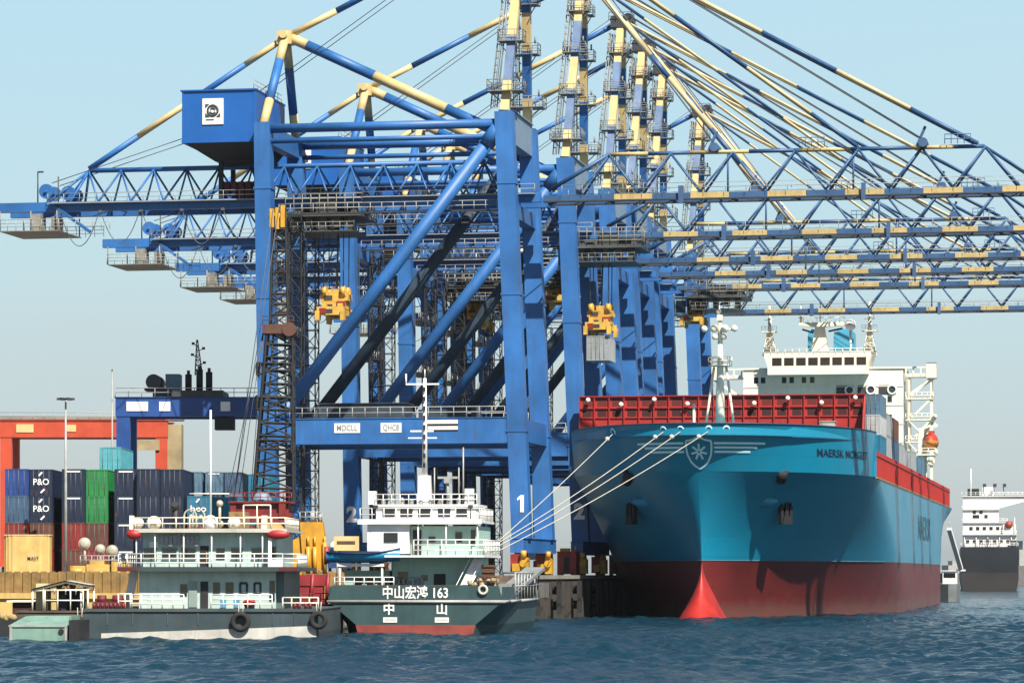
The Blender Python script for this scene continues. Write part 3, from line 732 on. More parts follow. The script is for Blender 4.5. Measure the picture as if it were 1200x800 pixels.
# ------------------------------------------------------------------ containers
CC = {'navy': (0.005, 0.016, 0.048), 'blue': (0.015, 0.06, 0.27), 'grey blue': (0.05, 0.11, 0.20), 'green': (0.012, 0.24, 0.055),
      'red': (0.24, 0.02, 0.014), 'orange red': (0.60, 0.09, 0.045), 'teal': (0.012, 0.17, 0.30), 'grey': (0.36, 0.39, 0.40),
      'pale grey': (0.50, 0.53, 0.54), 'steel blue': (0.10, 0.20, 0.30), 'brown': (0.14, 0.05, 0.03), 'aqua': (0.10, 0.42, 0.50), 'bright teal': (0.012, 0.30, 0.46)}
def container(loc, rz, colour, label, group, bars='white', txt=None, L=12.19, H=2.9, W=2.44, oval=False):
    t = thing('shipping_container', label, 'container', loc, rz, group)
    m = mat('container_' + colour.replace(' ', '_'), CC[colour], .5, .22, .7, rust=.28, streak=.45)
    k = f'{L}_{H}_{W}_'
    def body(b):
        x, h = W / 2, H
        for xx in (-x, x):
            for y in (0, L): b.b6(xx - .08 if xx > 0 else xx, xx if xx > 0 else xx + .08, y if y == 0 else y - .16, y + .16 if y == 0 else y, 0, h)
        b.b6(-x + .081, x - .081, .0, .1, 0, .16); b.b6(-x + .081, x - .081, .0, .1, h - .14, h)
        b.b6(-x + .085, x - .085, L - .12, L - .03, .02, h - .02)
        b.b6(-x + .03, x - .03, .17, L - .17, h - .05, h - .012)
        b.b6(-x + .03, x - .03, .17, L - .17, .05, .12)
        for sgn in (-1, 1):
            n = int(L / .56); y = .17
            for q in range(n):
                d = (L - .34) / n
                a, c = sgn * (x - .012), sgn * (x - .055)
                b.add([(a, y, .1), (a, y + d * .4, .1), (c, y + d * .5, .1), (c, y + d * .9, .1), (a, y + d, .1),
                       (a, y, h - .1), (a, y + d * .4, h - .1), (c, y + d * .5, h - .1), (c, y + d * .9, h - .1), (a, y + d, h - .1)],
                      [(j, j + 1, j + 6, j + 5) for j in range(4)]); y += d
            b.b6(min(sgn * x, sgn * (x - .07)), max(sgn * x, sgn * (x - .07)), .161, L - .161, h - .12, h - .002)
            b.b6(min(sgn * x, sgn * (x - .07)), max(sgn * x, sgn * (x - .07)), .161, L - .161, .002, .14)
    part('cont_' + k + colour, body, 'box_body', m, t)
    for sgn in (-1, 1):
        def door(b):
            x0, x1 = (.012, W / 2 - .085) if sgn > 0 else (-W / 2 + .085, -.012)
            b.b6(x0, x1, .035, .075, .165, H - .145)
            for z in (.28, .5, .72): b.b6(x0 + .06, x1 - .06, .022, .034, H * z - .03, H * z + .03)
        d = part(f'cdoor{sgn}_' + k + colour, door, 'door', m, t)
        part(f'cbar{sgn}_' + k, lambda b: [b.tube((sgn * xx, .0, .1), (sgn * xx, .0, H - .1), .03, 5) for xx in (.25, .85)], 'lock_rod', mat('rod_grey', (.13, .14, .16), .5, .3), d)
    if bars == 'white':
        part('cplate_' + k, lambda b: b.b6(-.75, .75, -.02, .02, H - .34, H - .18), 'top_plate', LET, t)
    if oval:
        part('coval', lambda b: b.sphere((.1, 0, 1.55), (.42, .04, .55), 16, 8), 'emblem', LET, t)
    if txt:
        text(txt, .95, (0, -.05, H * .52), t, width=1.7)
        part('cslash', lambda b: (b.beam((-.05, -.03, .35), (.35, -.03, .75), .03, .18), b.beam((-.25, -.03, 2.2), (.1, -.03, 2.6), .03, .18)), 'stripe_mark', LET, t)
    return t

YD = 360.0
def yx(px): return (px - 600) * YD / 3900
ordn = ['first', 'second', 'third', 'fourth', 'fifth', 'sixth', 'seventh', 'eighth', 'ninth']
lev = ['bottom', 'second up', 'third up', 'topmost']
stacks = [(19, ['red', 'red', 'grey blue', 'blue'], {}), (46, ['red', 'brown', 'navy', 'navy'], {2: 'P&O', 3: 'P&O'}),
          (85, ['brown', 'red', 'navy', 'navy'], {}), (110.5, ['red', 'brown', 'green', 'green'], {}),
          (146, ['navy', 'navy', 'navy', 'navy'], {}), (173.5, ['navy', 'navy', 'navy', 'navy'], {}), (200, ['brown', 'navy', 'navy', 'navy'], {}),
          (232, ['brown', 'red', 'teal'], {2: 'hco'})]
for si, (px, cs, tx) in enumerate(stacks):
    for li, c in enumerate(cs):
        top = li == len(cs) - 1
        wr = {'P&O': ' with white P and O letters', 'hco': ' with small white lettering'}.get(tx.get(li), '')
        lb = f'{c} container{wr}, {"topmost" if top else lev[li]} in {ordn[si]} front yard stack'
        z = QZ + .01 + 2.91 * li
        container((yx(px), YD + (si * 3 % 5) * .5, z), -TH * .0, c, lb, 'containers stacked in the yard', 'white' if c == 'navy' and si in (2, 4) else '', tx.get(li), oval=(si == 2 and False))
# narrow dark ends with a white oval next to the green ones stand a little behind
for li in (2, 3):
    container((yx(97) + .9, YD + 14.5, QZ + .01 + 2.91 * li), 0, 'navy', f'navy container with a white oval mark, {"upper" if li == 3 else "lower"} beside the green containers', 'containers stacked in the yard', '', oval=True)
for li, c in enumerate(['brown', 'red', 'orange red', 'brown']):
    container((yx(66) - 1.2, YD + 15, QZ + .01 + 2.91 * li), 0, c, f'{c} container {lev[li]} in the stack in the gap behind the floodlight mast', 'containers stacked in the yard', '')
for li, c in enumerate(['grey', 'brown', 'bright teal']):
    container((yx(258), YD + 6, QZ + .01 + 2.91 * li), 0, c, f'{c} container {lev[li] if li < 2 else "topmost"} in the stack left of the red crane house', 'containers stacked in the yard', '')
for li, c in enumerate(['navy', 'brown', 'teal', 'teal']):
    container((yx(288), YD + 19, QZ + .01 + 2.91 * li), 0, c, f'{c} container {lev[li]} in the stack behind the red crane house', 'containers stacked in the yard', '')
container((yx(110), YD + 14.5, QZ + .01 + 2.91 * 4), 0, 'aqua', 'aqua container on top behind the green containers', 'containers stacked in the yard', '')
# farther stacks behind
far = [(40, ['grey', 'grey blue', 'red', 'pale grey', 'grey blue']), (70, ['navy', 'red', 'grey', 'grey blue', 'pale grey']), (93, ['grey', 'blue', 'grey', 'steel blue', 'pale grey']),
       (130, ['red', 'navy', 'grey', 'blue', 'steel blue']), (160, ['grey', 'navy', 'brown', 'grey', 'blue']), (205, ['navy', 'grey', 'blue', 'steel blue', 'grey blue']),
       (226, ['navy', 'grey', 'blue', 'grey', 'steel blue']), (250, ['red', 'grey', 'blue', 'navy', 'steel blue']), (272, ['grey', 'navy', 'blue', 'steel blue', 'grey blue'])]
for fi, (px, cs) in enumerate(far):
    for li in range(3, 5):
        c = cs[li]
        container(((px - 600) * 465 / 3900, 465 + fi % 3, QZ + .01 + 2.91 * li), 0, c, f'{c} container {"topmost" if li == 4 else "below the topmost"} in the {ordn[fi]} stack of the farther yard row', 'containers in the farther yard row', 'white' if li == 4 and fi % 2 else '')
    for li in range(3):
        c = cs[li]
        container(((px - 600) * 465 / 3900, 465 + fi % 3, QZ + .01 + 2.91 * li), 0, c, f'{c} container {lev[li]} in the {ordn[fi]} stack of the farther yard row', 'containers in the farther yard row', '')
# container held by the second crane
hc = container(quay_pt(2.6, 44.2 + 8 - 3.05, QZ + 32.2 - 3.85), -TH, 'grey', 'grey container held in the air by the second crane', 'container carried by a crane', '', H=3.25, W=2.95, L=6.1)

# ------------------------------------------------------------------ yard gantries
def rtg(name, label, x0, x1, D, top, m, bh, logo):
    k = D / 3900
    c = Vector(((x0 - 600) * k, D, QZ)); W = (x1 - x0) * k
    zt = CAMZ + (672 - top) * k - QZ
    root = thing('yard_gantry_crane', label, 'crane', c, 0, 'rubber tyred gantry cranes in the yard')
    lw = 1.7
    for y in (0, 7):
        b = MB(); b.b6(0, W, y - .7, y + .7, zt - bh, zt); b.b6(-.2, W + .2, y - .85, y + .85, zt + .001, zt + .09)
        pb = b.build('main_girder', m, root)
        if y == 0:
            b = MB(); b.rail([(0, -.8, zt + .09), (W, -.8, zt + .09)], 1.1, 1.6, 2, .05); b.build('handrail', GREYS, pb)
            for a, bb in logo:
                q = MB(); q.b6(a, bb, -.80, -.72, zt - bh * .72, zt - bh * .22); q.build('sign_plate', WHITE, pb)
        for xx in (.1, W - lw - .1):
            b = MB(); b.beam((xx + lw / 2, y, 2.2), (xx + lw / 2, y, zt - bh - .01), lw, 1.2); b.build('leg', m, root)
        b = MB(); b.tube((-.5, y - .9, 0), (-.5, y - .9, zt + 4), .08, 6); 
    for xx in (.1, W - lw - .1):
        b = MB(); b.b6(xx + .2, xx + lw - .2, -2.5, 9.5, 1.3, 2.19); b.build('sill_beam', m, root)
        for y in (-1.6, 8.6):
            b = MB(); b.tube((xx + .5, y, .75), (xx + lw - .5, y, .75), .74, 18); b.build('wheel', RUBBER, root)
    b = MB(); b.rail([(-.3, -.9, 6), (-.3, -.9, zt)], .1, .5, 1, .03); b.tube((-.35, -1.2, 4), (-.35, -1.2, zt + 3.5), .09, 6); b.build('ladder', GREYS, root)
    return root, W, zt, k
r1, W1, z1, k1 = rtg('g', 'blue yard gantry crane with white plates on its girder left of the nearest crane', 136, 352, 418, 466, BLUE2, 2.35, [(1.4, 4.1), (5.5, 6.9), (13.2, 14.4)])
def rtop(b):
    pass
b = MB(); b.b6(7, 13.5, -1, 8, z1 + .1, z1 + .9); b.b6(4.6, 6.8, 0, 4, z1 + .1, z1 + 1.0); b.tube((4.7, 0, z1 + 2), (4.7, 5, z1 + 2), 1.0, 14); b.b6(3.5, 6.2, .5, 4.5, z1 + .95, z1 + 1.3)
tr = b.build('trolley', STEEL, r1)
b = MB(); b.b6(6.2, 8, 0, 3, z1 + .95, z1 + 3.0); b.build('electrical_house', mat('teal_grey_paint', (.08, .18, .26), .5), tr)
b = MB()
for x, h in ((9.0, 3.0), (10.4, 3.6), (11.6, 3.3)): b.tube((x, 1, z1 + .9), (x, 1, z1 + h), .42, 10); b.tube((x, 1, z1 + h), (x, 1, z1 + h + .5), .2, 8)
b.build('hoist_drum', BLACKS, tr)
b = MB(); b.lattice((10.2, 2, z1 + 3), (10.0, 2, z1 + 7.4), .9, .15, 7, .05, .04)
for z, a in ((4.2, .8), (5.2, -.7), (6.0, .7), (6.6, -.6)): b.tube((10.1, 2, z1 + z), (10.1 + a, 2, z1 + z + .3), .05, 4); b.b6(10.1 + a - .18, 10.1 + a + .18, 1.8, 2.2, z1 + z + .2, z1 + z + .5)
b.build('signal_mast', BLACKS, tr)
b = MB(); b.b6(12.4, 14.8, -.3, 2.2, z1 - 4.0, z1 - 2.5); b.b6(13, 14.2, .2, 1.7, z1 - 2.5, z1 - 2.36); b.build('operator_cab', BLACKS, tr)
b = MB(); b.tube((17.5, -.6, z1 + .1), (19.6, -.6, z1 + 1.4), .08, 5); b.tube((19.6, -.6, z1 + 1.4), (20.8, -.6, z1 + .2), .08, 5); b.build('maintenance_jib', BLACKS, r1)
r2, W2, z2, k2 = rtg('g', 'orange red yard gantry crane behind the container stacks at the left edge', 0, 197, 486, 493, REDO, 2.4, [])
b = MB(); b.b6(2.5, 5, -.80, -.72, z2 - 1.7, z2 - .5); b.b6(9.7, 11.2, -.8, -.72, z2 - 1.6, z2 - .6); b.build('sign_plate', YEL, r2)
b = MB(); b.b6(19.5, 23.4, -.9, -.72, z2 - 4.3, z2 - 2.8); b.b6(24.2, 26.5, 0, 3, z2 - 9, z2 - .5); b.build('cable_reel_panel', mat('tan_panel', (.42, .33, .18), .6, .3), r2)
b = MB(); b.b6(0, W2 + 2, .0, 4, z2 + .12, z2 + .75); b.build('trolley_rail', mat('dull_concrete', (.30, .29, .26), .8), r2)

# ------------------------------------------------------------------ floodlight mast
t = thing('floodlight_mast', 'tall thin floodlight mast with a flat lamp head standing in the container yard', 'street lamp', ((77 - 600) * 350 / 3900, 350, QZ))
zt = CAMZ + (672 - 466) * 350 / 3900 - QZ
b = MB(); b.tube((0, 0, 0), (0, 0, zt), .19, 10, r2=.09); b.tube((0, 0, 0), (0, 0, .3), .4, 10); b.build('pole', GREYS, t)
b = MB(); b.tube((-.75, 0, zt - .1), (.75, 0, zt - .1), .07, 6); b.tube((0, -.7, zt - .1), (0, .7, zt - .1), .07, 6); b.torus((0, 0, zt - .1), .55, .06, 'Z', 14, 6); b.build('lamp_bracket', STEEL, t)
for a in range(6):
    x, y = .68 * math.cos(a * 1.047), .68 * math.sin(a * 1.047)
    b = MB(); b.box((x, y, zt - .12), (.5, .4, .22), rz=a * 1.047); b.build('lamp', STEEL, t)

# ------------------------------------------------------------------ lattice crane on the quay
t = thing('lattice_crane', 'dark lattice boom crane on a red turntable in front of the nearest gantry crane leg', 'crane', ((318 - 600) * 350 / 3900, 350, QZ), 0)
k = 350 / 3900
zz = lambda y: CAMZ + (672 - y) * k - QZ
b = MB(); b.b6(-2.0, 2.2, -1.6, 1.8, 0, 2.6); b.tube((0, 0, 2.6), (0, 0, zz(612)), 1.7, 18)
for sx_ in (-1, 1):
    for sy in (-1, 1): b.beam((sx_ * 1.5, sy * 1.2, .4), (sx_ * 3.6, sy * 3.0, .2), .6, .5)
b.build('pedestal', mat('ochre_steel', (.40, .24, .05), .6, .3, rust=.4), t)
b = MB(); b.b6(-4.3, 2.2, -1.5, 2.0, zz(611), zz(601)); b.b6(-4.2, -3.6, -1.4, 1.9, zz(601), zz(587)); b.b6(-3.59, 1.9, -1.1, 1.6, zz(601), zz(589.5)); b.b6(-4.4, 2.4, -1.6, 2.1, zz(589.4), zz(587.4))
b.b6(.9, 1.6, -1.7, -1.11, zz(606), zz(590))
h = b.build('machinery_house', mat('dark_red_paint', (.22, .015, .012), .5, .3, .8, rust=.3), t)
b = MB(); b.rail([(-4.3, -1.5, zz(587.3)), (2.2, -1.5, zz(587.3))], .9, .8, 2, .05); b.build('handrail', REDM, h)
b = MB(); b.sphere((-1.0, 0, zz(586)), (1.1, .9, .9), 14, 8, vmin=0); b.build('cab_dome', BLUEG, h)
b = MB(); b.lattice((.2, 1, zz(587)), (.9, 1, zz(388)), 4.2, 2.7, 13, .17, .09, dp=2.6)
for q in (530, 480, 440): b.lattice((.3, 1, zz(q)), (.32, 1, zz(q) + 1.3), 3.6, 3.6, 1, .12, .1, dp=2.6)
b.tube((-1.0, .4, zz(587)), (.2, .4, zz(388)), .10, 6); b.tube((1.6, .4, zz(587)), (1.4, .4, zz(388)), .10, 6)
b.build('lattice_tower', BLACKS, t)
b = MB(); b.b6(-.9, 2.4, -.6, 2.4, zz(391), zz(380)); b.tube((1.9, -.7, zz(386)), (1.9, 2.5, zz(386)), .75, 14); b.rail([(-.9, -.6, zz(380)), (2.4, -.6, zz(380))], .8, .8, 2, .04); b.build('boom_foot', mat('brown_red_rust', (.10, .04, .025), .7, .4, rust=.5), t)
b = MB(); b.lattice((.8, 1, zz(381)), (.75, 1, zz(243)), 1.9, 1.3, 11, .12, .07); b.build('boom', BLACKS, t)
b = MB(); b.b6(-.2, .25, .2, 1.4, zz(266), zz(244)); b.b6(.4, .8, .2, 1.4, zz(268), zz(243)); b.b6(.95, 1.4, .2, 1.4, zz(266), zz(240)); b.tube((-.3, .8, zz(252)), (1.5, .8, zz(252)), .5, 12); b.build('head_block', YELS, t)
b = MB()
for a in (-.3, .3): b.tube((.5 + a, .1, zz(244)), (-4.0, .1, zz(587)), .04, 4)
for a in (0, 1.2, 2.4): b.tube((-.8, 0, zz(385)), (-4.6 + a, .3, zz(545) - 3), .035, 4)
b.build('pendant_rope', WIRE, t)
# yellow corrugated hopper, and quay machines at the left
t = thing('storage_bin', 'large pale yellow corrugated bin with small dark lettering on the quay edge', 'bin', ((33 - 600) * 350 / 3900, 350, QZ))
b = MB()
n = 44; rx, ry, hh = 2.42, 1.5, 4.3
pts = []
for a in range(n):
    an = 2 * math.pi * a / n; q = 1.0 if a % 2 else .965
    sgn = lambda v: (abs(v) ** .42) * (1 if v > 0 else -1)
    pts.append((rx * q * sgn(math.cos(an)), ry * q * sgn(math.sin(an))))
b.flat(pts, .1, hh); b.build('bin_body', mat('sun_yellow_paint', (.74, .50, .16), .55, .15, .7, streak=.5, rust=.15), t)
b = MB(); b.flat([(x * 1.03, y * 1.03) for x, y in pts], hh, hh + .12); b.build('rim', YEL, t)
text('MAST', .55, (.75, -1.56, 1.9), t, DLET, width=1.2)
t = thing('deck_machine', 'yellow machine with three round pale ventilators on posts beside the quay edge', 'machine', ((112 - 600) * 349 / 3900, 349.5, QZ))
b = MB(); b.b6(-2.6, -1.0, -.9, 1, 0, 1.15); b.b6(-.9, 1.5, -1, 1, 0, 1.3); b.b6(1.7, 3.6, -.8, 1, 0, 1.6); b.tube((-2.5, -1, .6), (-1.3, -1, .6), .3, 10); b.b6(-.6, .9, -.6, .7, 1.3, 1.7); b.tube((.2, -1.05, .7), (.2, 1, .7), .5, 12)
b.build('body', mat('faded_yellow_paint', (.68, .42, .10), .55, .3, .9, rust=.35), t)
for x, z, rr in ((-1.2, 3.5, .62), (.45, 2.9, .52), (1.7, 2.75, .6)):
    b = MB(); b.tube((x, 0, 1.2), (x, 0, z - .2), .14, 8); b.tube((x, -.25, z), (x, .2, z), rr, 18); b.sphere((x, -.25, z), (rr * .9, .22, rr * .9), 14, 6); b.build('ventilator', mat('cream_grey_paint', (.52, .48, .38), .5, .15, rust=.2), t)
b = MB(); b.rail([(-1.6, -.5, 1.3), (2.6, -.5, 1.3)], .9, .6, 2, .05); b.build('handrail', GREYS, t)
# yellow winch tower on a pontoon
D = 300; k = D / 3900
t = thing('work_pontoon', 'low dark work pontoon between the two moored vessels', 'pontoon', ((357 - 600) * k, D, 0))
b = MB(); b.b6(-3.0, 2.5, -1.5, 9, -.8, 2.2); b.b6(-3.1, 2.6, -1.6, 9.1, 2.2, 2.35); b.build('hull', BLACKS, t)
b = MB(); b.rail([(-2.9, -1.5, 2.35), (2.4, -1.5, 2.35)], 1, .9, 2, .04); b.build('handrail', RUSTM, t)
t = thing('winch_tower', 'tall yellow hydraulic machine tower on a red base between the two vessels', 'machine', ((357 - 600) * k, D + 2, 2.36))
yy = mat('deep_yellow_paint', (.70, .34, .018), .5, .22, .8, rust=.35, streak=.5)
zz = lambda y: CAMZ + (672 - y) * k - 2.36
b = MB(); b.prism([(-.2, zz(668)), (1.55, zz(668)), (1.7, zz(625)), (1.55, zz(611)), (-.5, zz(611)), (-.45, zz(625))], -.8, 1.2); b.build('tower_body', yy, t)
b = MB(); b.prism([(-1.75, zz(664)), (-.25, zz(664)), (-.46, zz(628)), (-1.5, zz(634))], -.5, 1.1); b.b6(-1.9, -.3, -.9, .9, zz(680), zz(671)); b.build('side_cabinet', YELS, t)
b = MB()
for x in (.25, .85, 1.75): b.tube((x, -1.0, zz(672)), (x, -1.0, zz(640) + (x > 1) * .4), .2, 10); b.tube((x, -1.0, zz(640)), (x, -1.0, zz(628)), .11, 8)
b.build('hydraulic_ram', YELS, t)
b = MB(); b.b6(-2.0, 1.6, -1, 1.2, 0, zz(686)); b.b6(-2.3, 2.0, -1.1, 1.3, zz(686), zz(673))
for x in (-2.0, -.9, .5, 1.9): b.tube((x, -1.2, 0), (x + .2, -1.2, zz(672)), .16, 8)
b.tube((1.9, -1, zz(660)), (1.9, -1, zz(640)), .28, 10); b.build('base_frame', mat('winch_red_paint', (.34, .022, .03), .5, .3, rust=.3), t)
b = MB(); b.rail([(-.5, -.8, zz(611)), (1.5, -.8, zz(611))], .9, .5, 2, .05); b.tube((.6, 0, zz(611)), (.6, 0, zz(598)), .2, 10); b.tube((1.3, 0, zz(611)), (1.3, 0, zz(602)), .17, 10); b.build('top_railing', GREYS, t)
# quay clutter behind the barge
t = thing('parked_truck', 'dark blue tractor truck with a rounded white roof parked on the quay behind the barge', 'truck', ((398 - 600) * 350 / 3900, 350, QZ))
b = MB(); b.prism([(-1.2, .9), (1.2, .9), (1.2, 2.3), (1.0, 3.1), (-1.0, 3.1), (-1.2, 2.3)], -1, 1.4); b.build('body', mat('truck_blue', (.02, .06, .18), .4, .15), t)
b = MB(); b.sphere((0, .2, 3.1), (1.15, 1.2, .8), 14, 6, vmin=0); b.build('roof', WHITE, t)
b = MB(); b.b6(-.95, .95, -1.06, -1.01, 2.0, 2.85); b.build('window', GLASS, t)
for x in (-1, 1):
    b = MB(); b.tube((x - .15, -.3, .5), (x + .15, -.3, .5), .5, 14); b.build('wheel', RUBBER, t)
t = thing('sign_board', 'pale yellow board with a brown line of marks on posts left of the barge bridge', 'sign', ((406 - 600) * 345 / 3900, 345, QZ))
b = MB(); b.b6(-1.3, 1.3, -.05, .05, 2.7, 4.2); b.build('board', YEL, t)
b = MB(); b.b6(-1.0, .9, -.075, -.052, 3.35, 3.7); b.build('stripe', RUSTM, t)
for x in (-1, 1):
    b = MB(); b.tube((x, .15, 0), (x, .15, 4), .08, 6); b.build('post', GREYS, t)

# ------------------------------------------------------------------ container ship
SHIP = Vector((22.8, 400, 0)); HB = 19.4; SL = 224.0
TEAL = mat('ship_teal_paint', (0.005, 0.30, 0.49), .33, .10, .06, streak=.30, rust=.06, bump=.10, bscale=.22, spec=.55, plates=(9.0, 2.4, 1.0))
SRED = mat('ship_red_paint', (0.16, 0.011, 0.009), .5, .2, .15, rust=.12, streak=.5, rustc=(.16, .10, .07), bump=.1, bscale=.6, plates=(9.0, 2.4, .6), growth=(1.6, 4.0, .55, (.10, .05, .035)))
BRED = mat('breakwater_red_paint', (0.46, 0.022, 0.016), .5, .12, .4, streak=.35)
def stem(z): return 0.0 if z < 6 else -7.0 * ((z - 6) / 16.9) ** 1.5
def hullp(z):
    w_ = max(0, min(1, z / 17.3)) ** 1.3
    return 85 + (33 - 85) * w_, 1.0 + (.5 - 1.0) * w_ ** 1.1
def half(y, z):
    L, q = hullp(z); u = (y - stem(z)) / L
    if u <= 0: return 0.0
    if u >= 1:
        ys = SL - 45
        if y > ys and z < 17: return HB * (1 - .55 * ((y - ys) / 45) ** 2 * (1 - max(0, z) / 17))
        return HB
    return HB * (1 - (1 - u) ** 2) ** q
def yat(t, z):
    L, q = hullp(z); a = min(1, abs(t) / HB) ** (1 / q)
    return stem(z) + L * (1 - math.sqrt(max(0, 1 - a)))
def hull_norm(t, z):
    e = .15; f = lambda t_, z_: Vector((t_, yat(t_, z_), z_))
    s_ = 1 if t >= 0 else -1
    if abs(t) < e: d1 = f(e, z) - f(-e, z)
    else: d1 = (f(t + e, z) - f(t - e, z))
    d2 = f(t, z + e) - f(t, z - e)
    n = d1.cross(d2).normalized()
    if n.y > 0: n = -n
    return n
def on_hull(t, z, off=.05):
    return Vector((t, yat(t, z), z)) + hull_norm(t, z) * off
ship = thing('container_ship', 'large teal container ship with white bridge moored bow-first along the quay', 'ship', SHIP, -TH)
def shell(z_levels, ymax, mats_of, name, mt, sheer=None, close=True):
    b = MB(); us = [(k / 30) ** 2.2 for k in range(31)]
    rows = []
    for z in z_levels:
        L, q = hullp(z); ys = [stem(z) + L * u for u in us]
        ys = [y for y in ys if y < ymax - .5]
        while len(ys) < 31: ys.append(None)
        out = []
        last = stem(z) + L
        k_none = [i for i, y in enumerate(ys) if y is None]
        if k_none:
            f0 = ys[k_none[0] - 1]
            for j, i in enumerate(k_none): ys[i] = f0 + (ymax - f0) * (j + 1) / len(k_none)
        else:
            for j in range(14): ys.append(last + (ymax - last) * (j + 1) / 14)
        rows.append(ys)
    n = min(len(r) for r in rows)
    n = max(len(r) for r in rows)
    for sgn in (1, -1):
        vs = []
        for z, ys in zip(z_levels, rows):
            for y in ys: vs.append((sgn * half(y, z), y, z if sheer is None else sheer(y, z)))
        m_ = len(rows[0]); fs = []
        for a in range(len(z_levels) - 1):
            for c in range(m_ - 1):
                f = (a * m_ + c, a * m_ + c + 1, (a + 1) * m_ + c + 1, (a + 1) * m_ + c)
                fs.append(f if sgn > 0 else f[::-1])
        b.add(vs, fs, 0, True)
        if sgn > 0: top_p = vs[-m_:]
        else: top_s = vs[-m_:]; 
        if close:
            e = [a * m_ + m_ - 1 for a in range(len(z_levels))]
            if sgn > 0: end_p = [vs[i] for i in e]
            else: end_s = [vs[i] for i in e]
    if close: b.add(end_p + end_s[::-1], [list(range(len(end_p) * 2))])
    return b, top_p, top_s
lv = [-2.5, 0, 1.5, 3, 4.5, 6.0, 6.7]
b, _, _ = shell(lv, SL, None, 'x', None)
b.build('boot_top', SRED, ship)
lv = [6.7, 7.6, 8.6, 9.6, 10.6, 11.6, 12.6, 13.6, 14.6, 15.5, 16.4, 17.0, 17.3]
b, tp, ts = shell(lv, SL, None, 'x', None)
b.add([(x, y, 17.28) for x, y, z in tp] + [(x, y, 17.28) for x, y, z in ts], [(i, i + 1, len(tp) + i + 1, len(tp) + i) for i in range(len(tp) - 1)])
hull = b.build('hull', TEAL, ship)
lv = [17.3, 17.9, 18.6, 19.4, 20.2, 21, 21.8, 22.4, 22.9]
b, tp, ts = shell(lv, 22.5, None, 'x', None, close=False)
n = len(tp)
b.add([(x * .985, y + .25 if i < 14 else y, 22.9) for i, (x, y, z) in enumerate(tp)] + [(x * .985, y + .25 if i < 14 else y, 21.4) for i, (x, y, z) in enumerate(tp)], [(i, n + i, n + i + 1, i + 1) for i in range(n - 1)], 0, True)
b.add([(x * .985, y + .25 if i < 14 else y, 22.9) for i, (x, y, z) in enumerate(ts)] + [(x * .985, y + .25 if i < 14 else y, 21.4) for i, (x, y, z) in enumerate(ts)], [(i, n + i, n + i + 1, i + 1)[::-1] for i in range(n - 1)], 0, True)
b.add([(x * .99, y, 21.5) for x, y, z in tp] + [(x * .99, y, 21.5) for x, y, z in ts], [(i, i + 1, n + i + 1, n + i) for i in range(n - 1)])
b.add([(HB, 22.48, 17.3), (HB, 22.48, 22.9), (-HB, 22.48, 22.9), (-HB, 22.48, 17.3)], [(0, 1, 2, 3)])
fc = b.build('forecastle', TEAL, ship)
b = MB(); b.path([Vector((x, y, z)) for x, y, z in tp] , .09, 6); b.path([Vector((x, y, z)) for x, y, z in ts], .09, 6); b.build('bulwark_cap', mat('cap_dark_teal', (.01, .07, .12), .5), fc)
b = MB(); b.path([on_hull(t * .2, 6.72, .02) for t in range(-92, 93)], .045, 5); b.build('waterline_stripe', mat('pale_line', (.10, .22, .27), .5, .3, .3), hull)
b = MB(); NA = 21; vs = []; zs = [6.65 - .45 * k for k in range(20)]
for z in zs:
    q = max(0, (6.65 - z) / 6.65); w_ = .16 + 2.5 * min(q, 1.05) ** 1.7; f_ = .10 + 5.4 * min(q, 1.1) ** 2.1
    for a in range(NA):
        an = math.pi * a / (NA - 1); c_ = math.cos(an)
        vs.append((w_ * c_, 2.2 - (f_ + 2.2) * math.sin(an) ** .85, z))
b.add(vs, [(k * NA + a, k * NA + a + 1, (k + 1) * NA + a + 1, (k + 1) * NA + a) for k in range(len(zs) - 1) for a in range(NA - 1)] + [tuple(range(NA))], 0, True)
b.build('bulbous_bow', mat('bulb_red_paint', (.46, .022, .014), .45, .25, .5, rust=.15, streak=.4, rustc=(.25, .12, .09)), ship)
# emblem and stripes on the bow
def strip(b, pts, w_, off=.06):
    for (a0, z0), (a1, z1) in zip(pts, pts[1:]):
        L = math.hypot(a1 - a0, z1 - z0)
        if L < 1e-6: continue
        n_ = max(1, int(L / .5)); nx, nz = -(z1 - z0) / L * w_ / 2, (a1 - a0) / L * w_ / 2
        vs = []
        for k in range(n_ + 1):
            a, z = a0 + (a1 - a0) * k / n_, z0 + (z1 - z0) * k / n_
            vs += [on_hull(a + nx, z + nz, off), on_hull(a - nx, z - nz, off)]
        b.add(vs, [(2 * k, 2 * k + 1, 2 * k + 3, 2 * k + 2) for k in range(n_)])
EC = .3
b = MB()
sh = [(0, 21.35), (.75, 21.0), (1.5, 20.85), (1.5, 20.0), (1.38, 19.2), (1.0, 18.4), (.5, 17.9), (0, 17.6)]
strip(b, [(EC + a, z) for a, z in sh] + [(EC - a, z) for a, z in sh[::-1]], .22)
for a in range(7):
    an = R(90 + a * 360 / 7); cx, cz = EC, 19.6
    strip(b, [(cx + .12 * math.cos(an), cz + .12 * math.sin(an)), (cx + .95 * math.cos(an), cz + .95 * math.sin(an))], .24, .07)
b.build('shield_emblem', TEALL, fc)
b = MB()
for z, a1 in ((20.6, 7.6), (20.1, 6.7), (19.6, 5.9)):
    strip(b, [(EC + 1.8, z), (EC + a1, z)], .26); strip(b, [(EC - 1.8, z), (EC - a1, z)], .26)
b.build('bow_stripe', TEALL, fc)
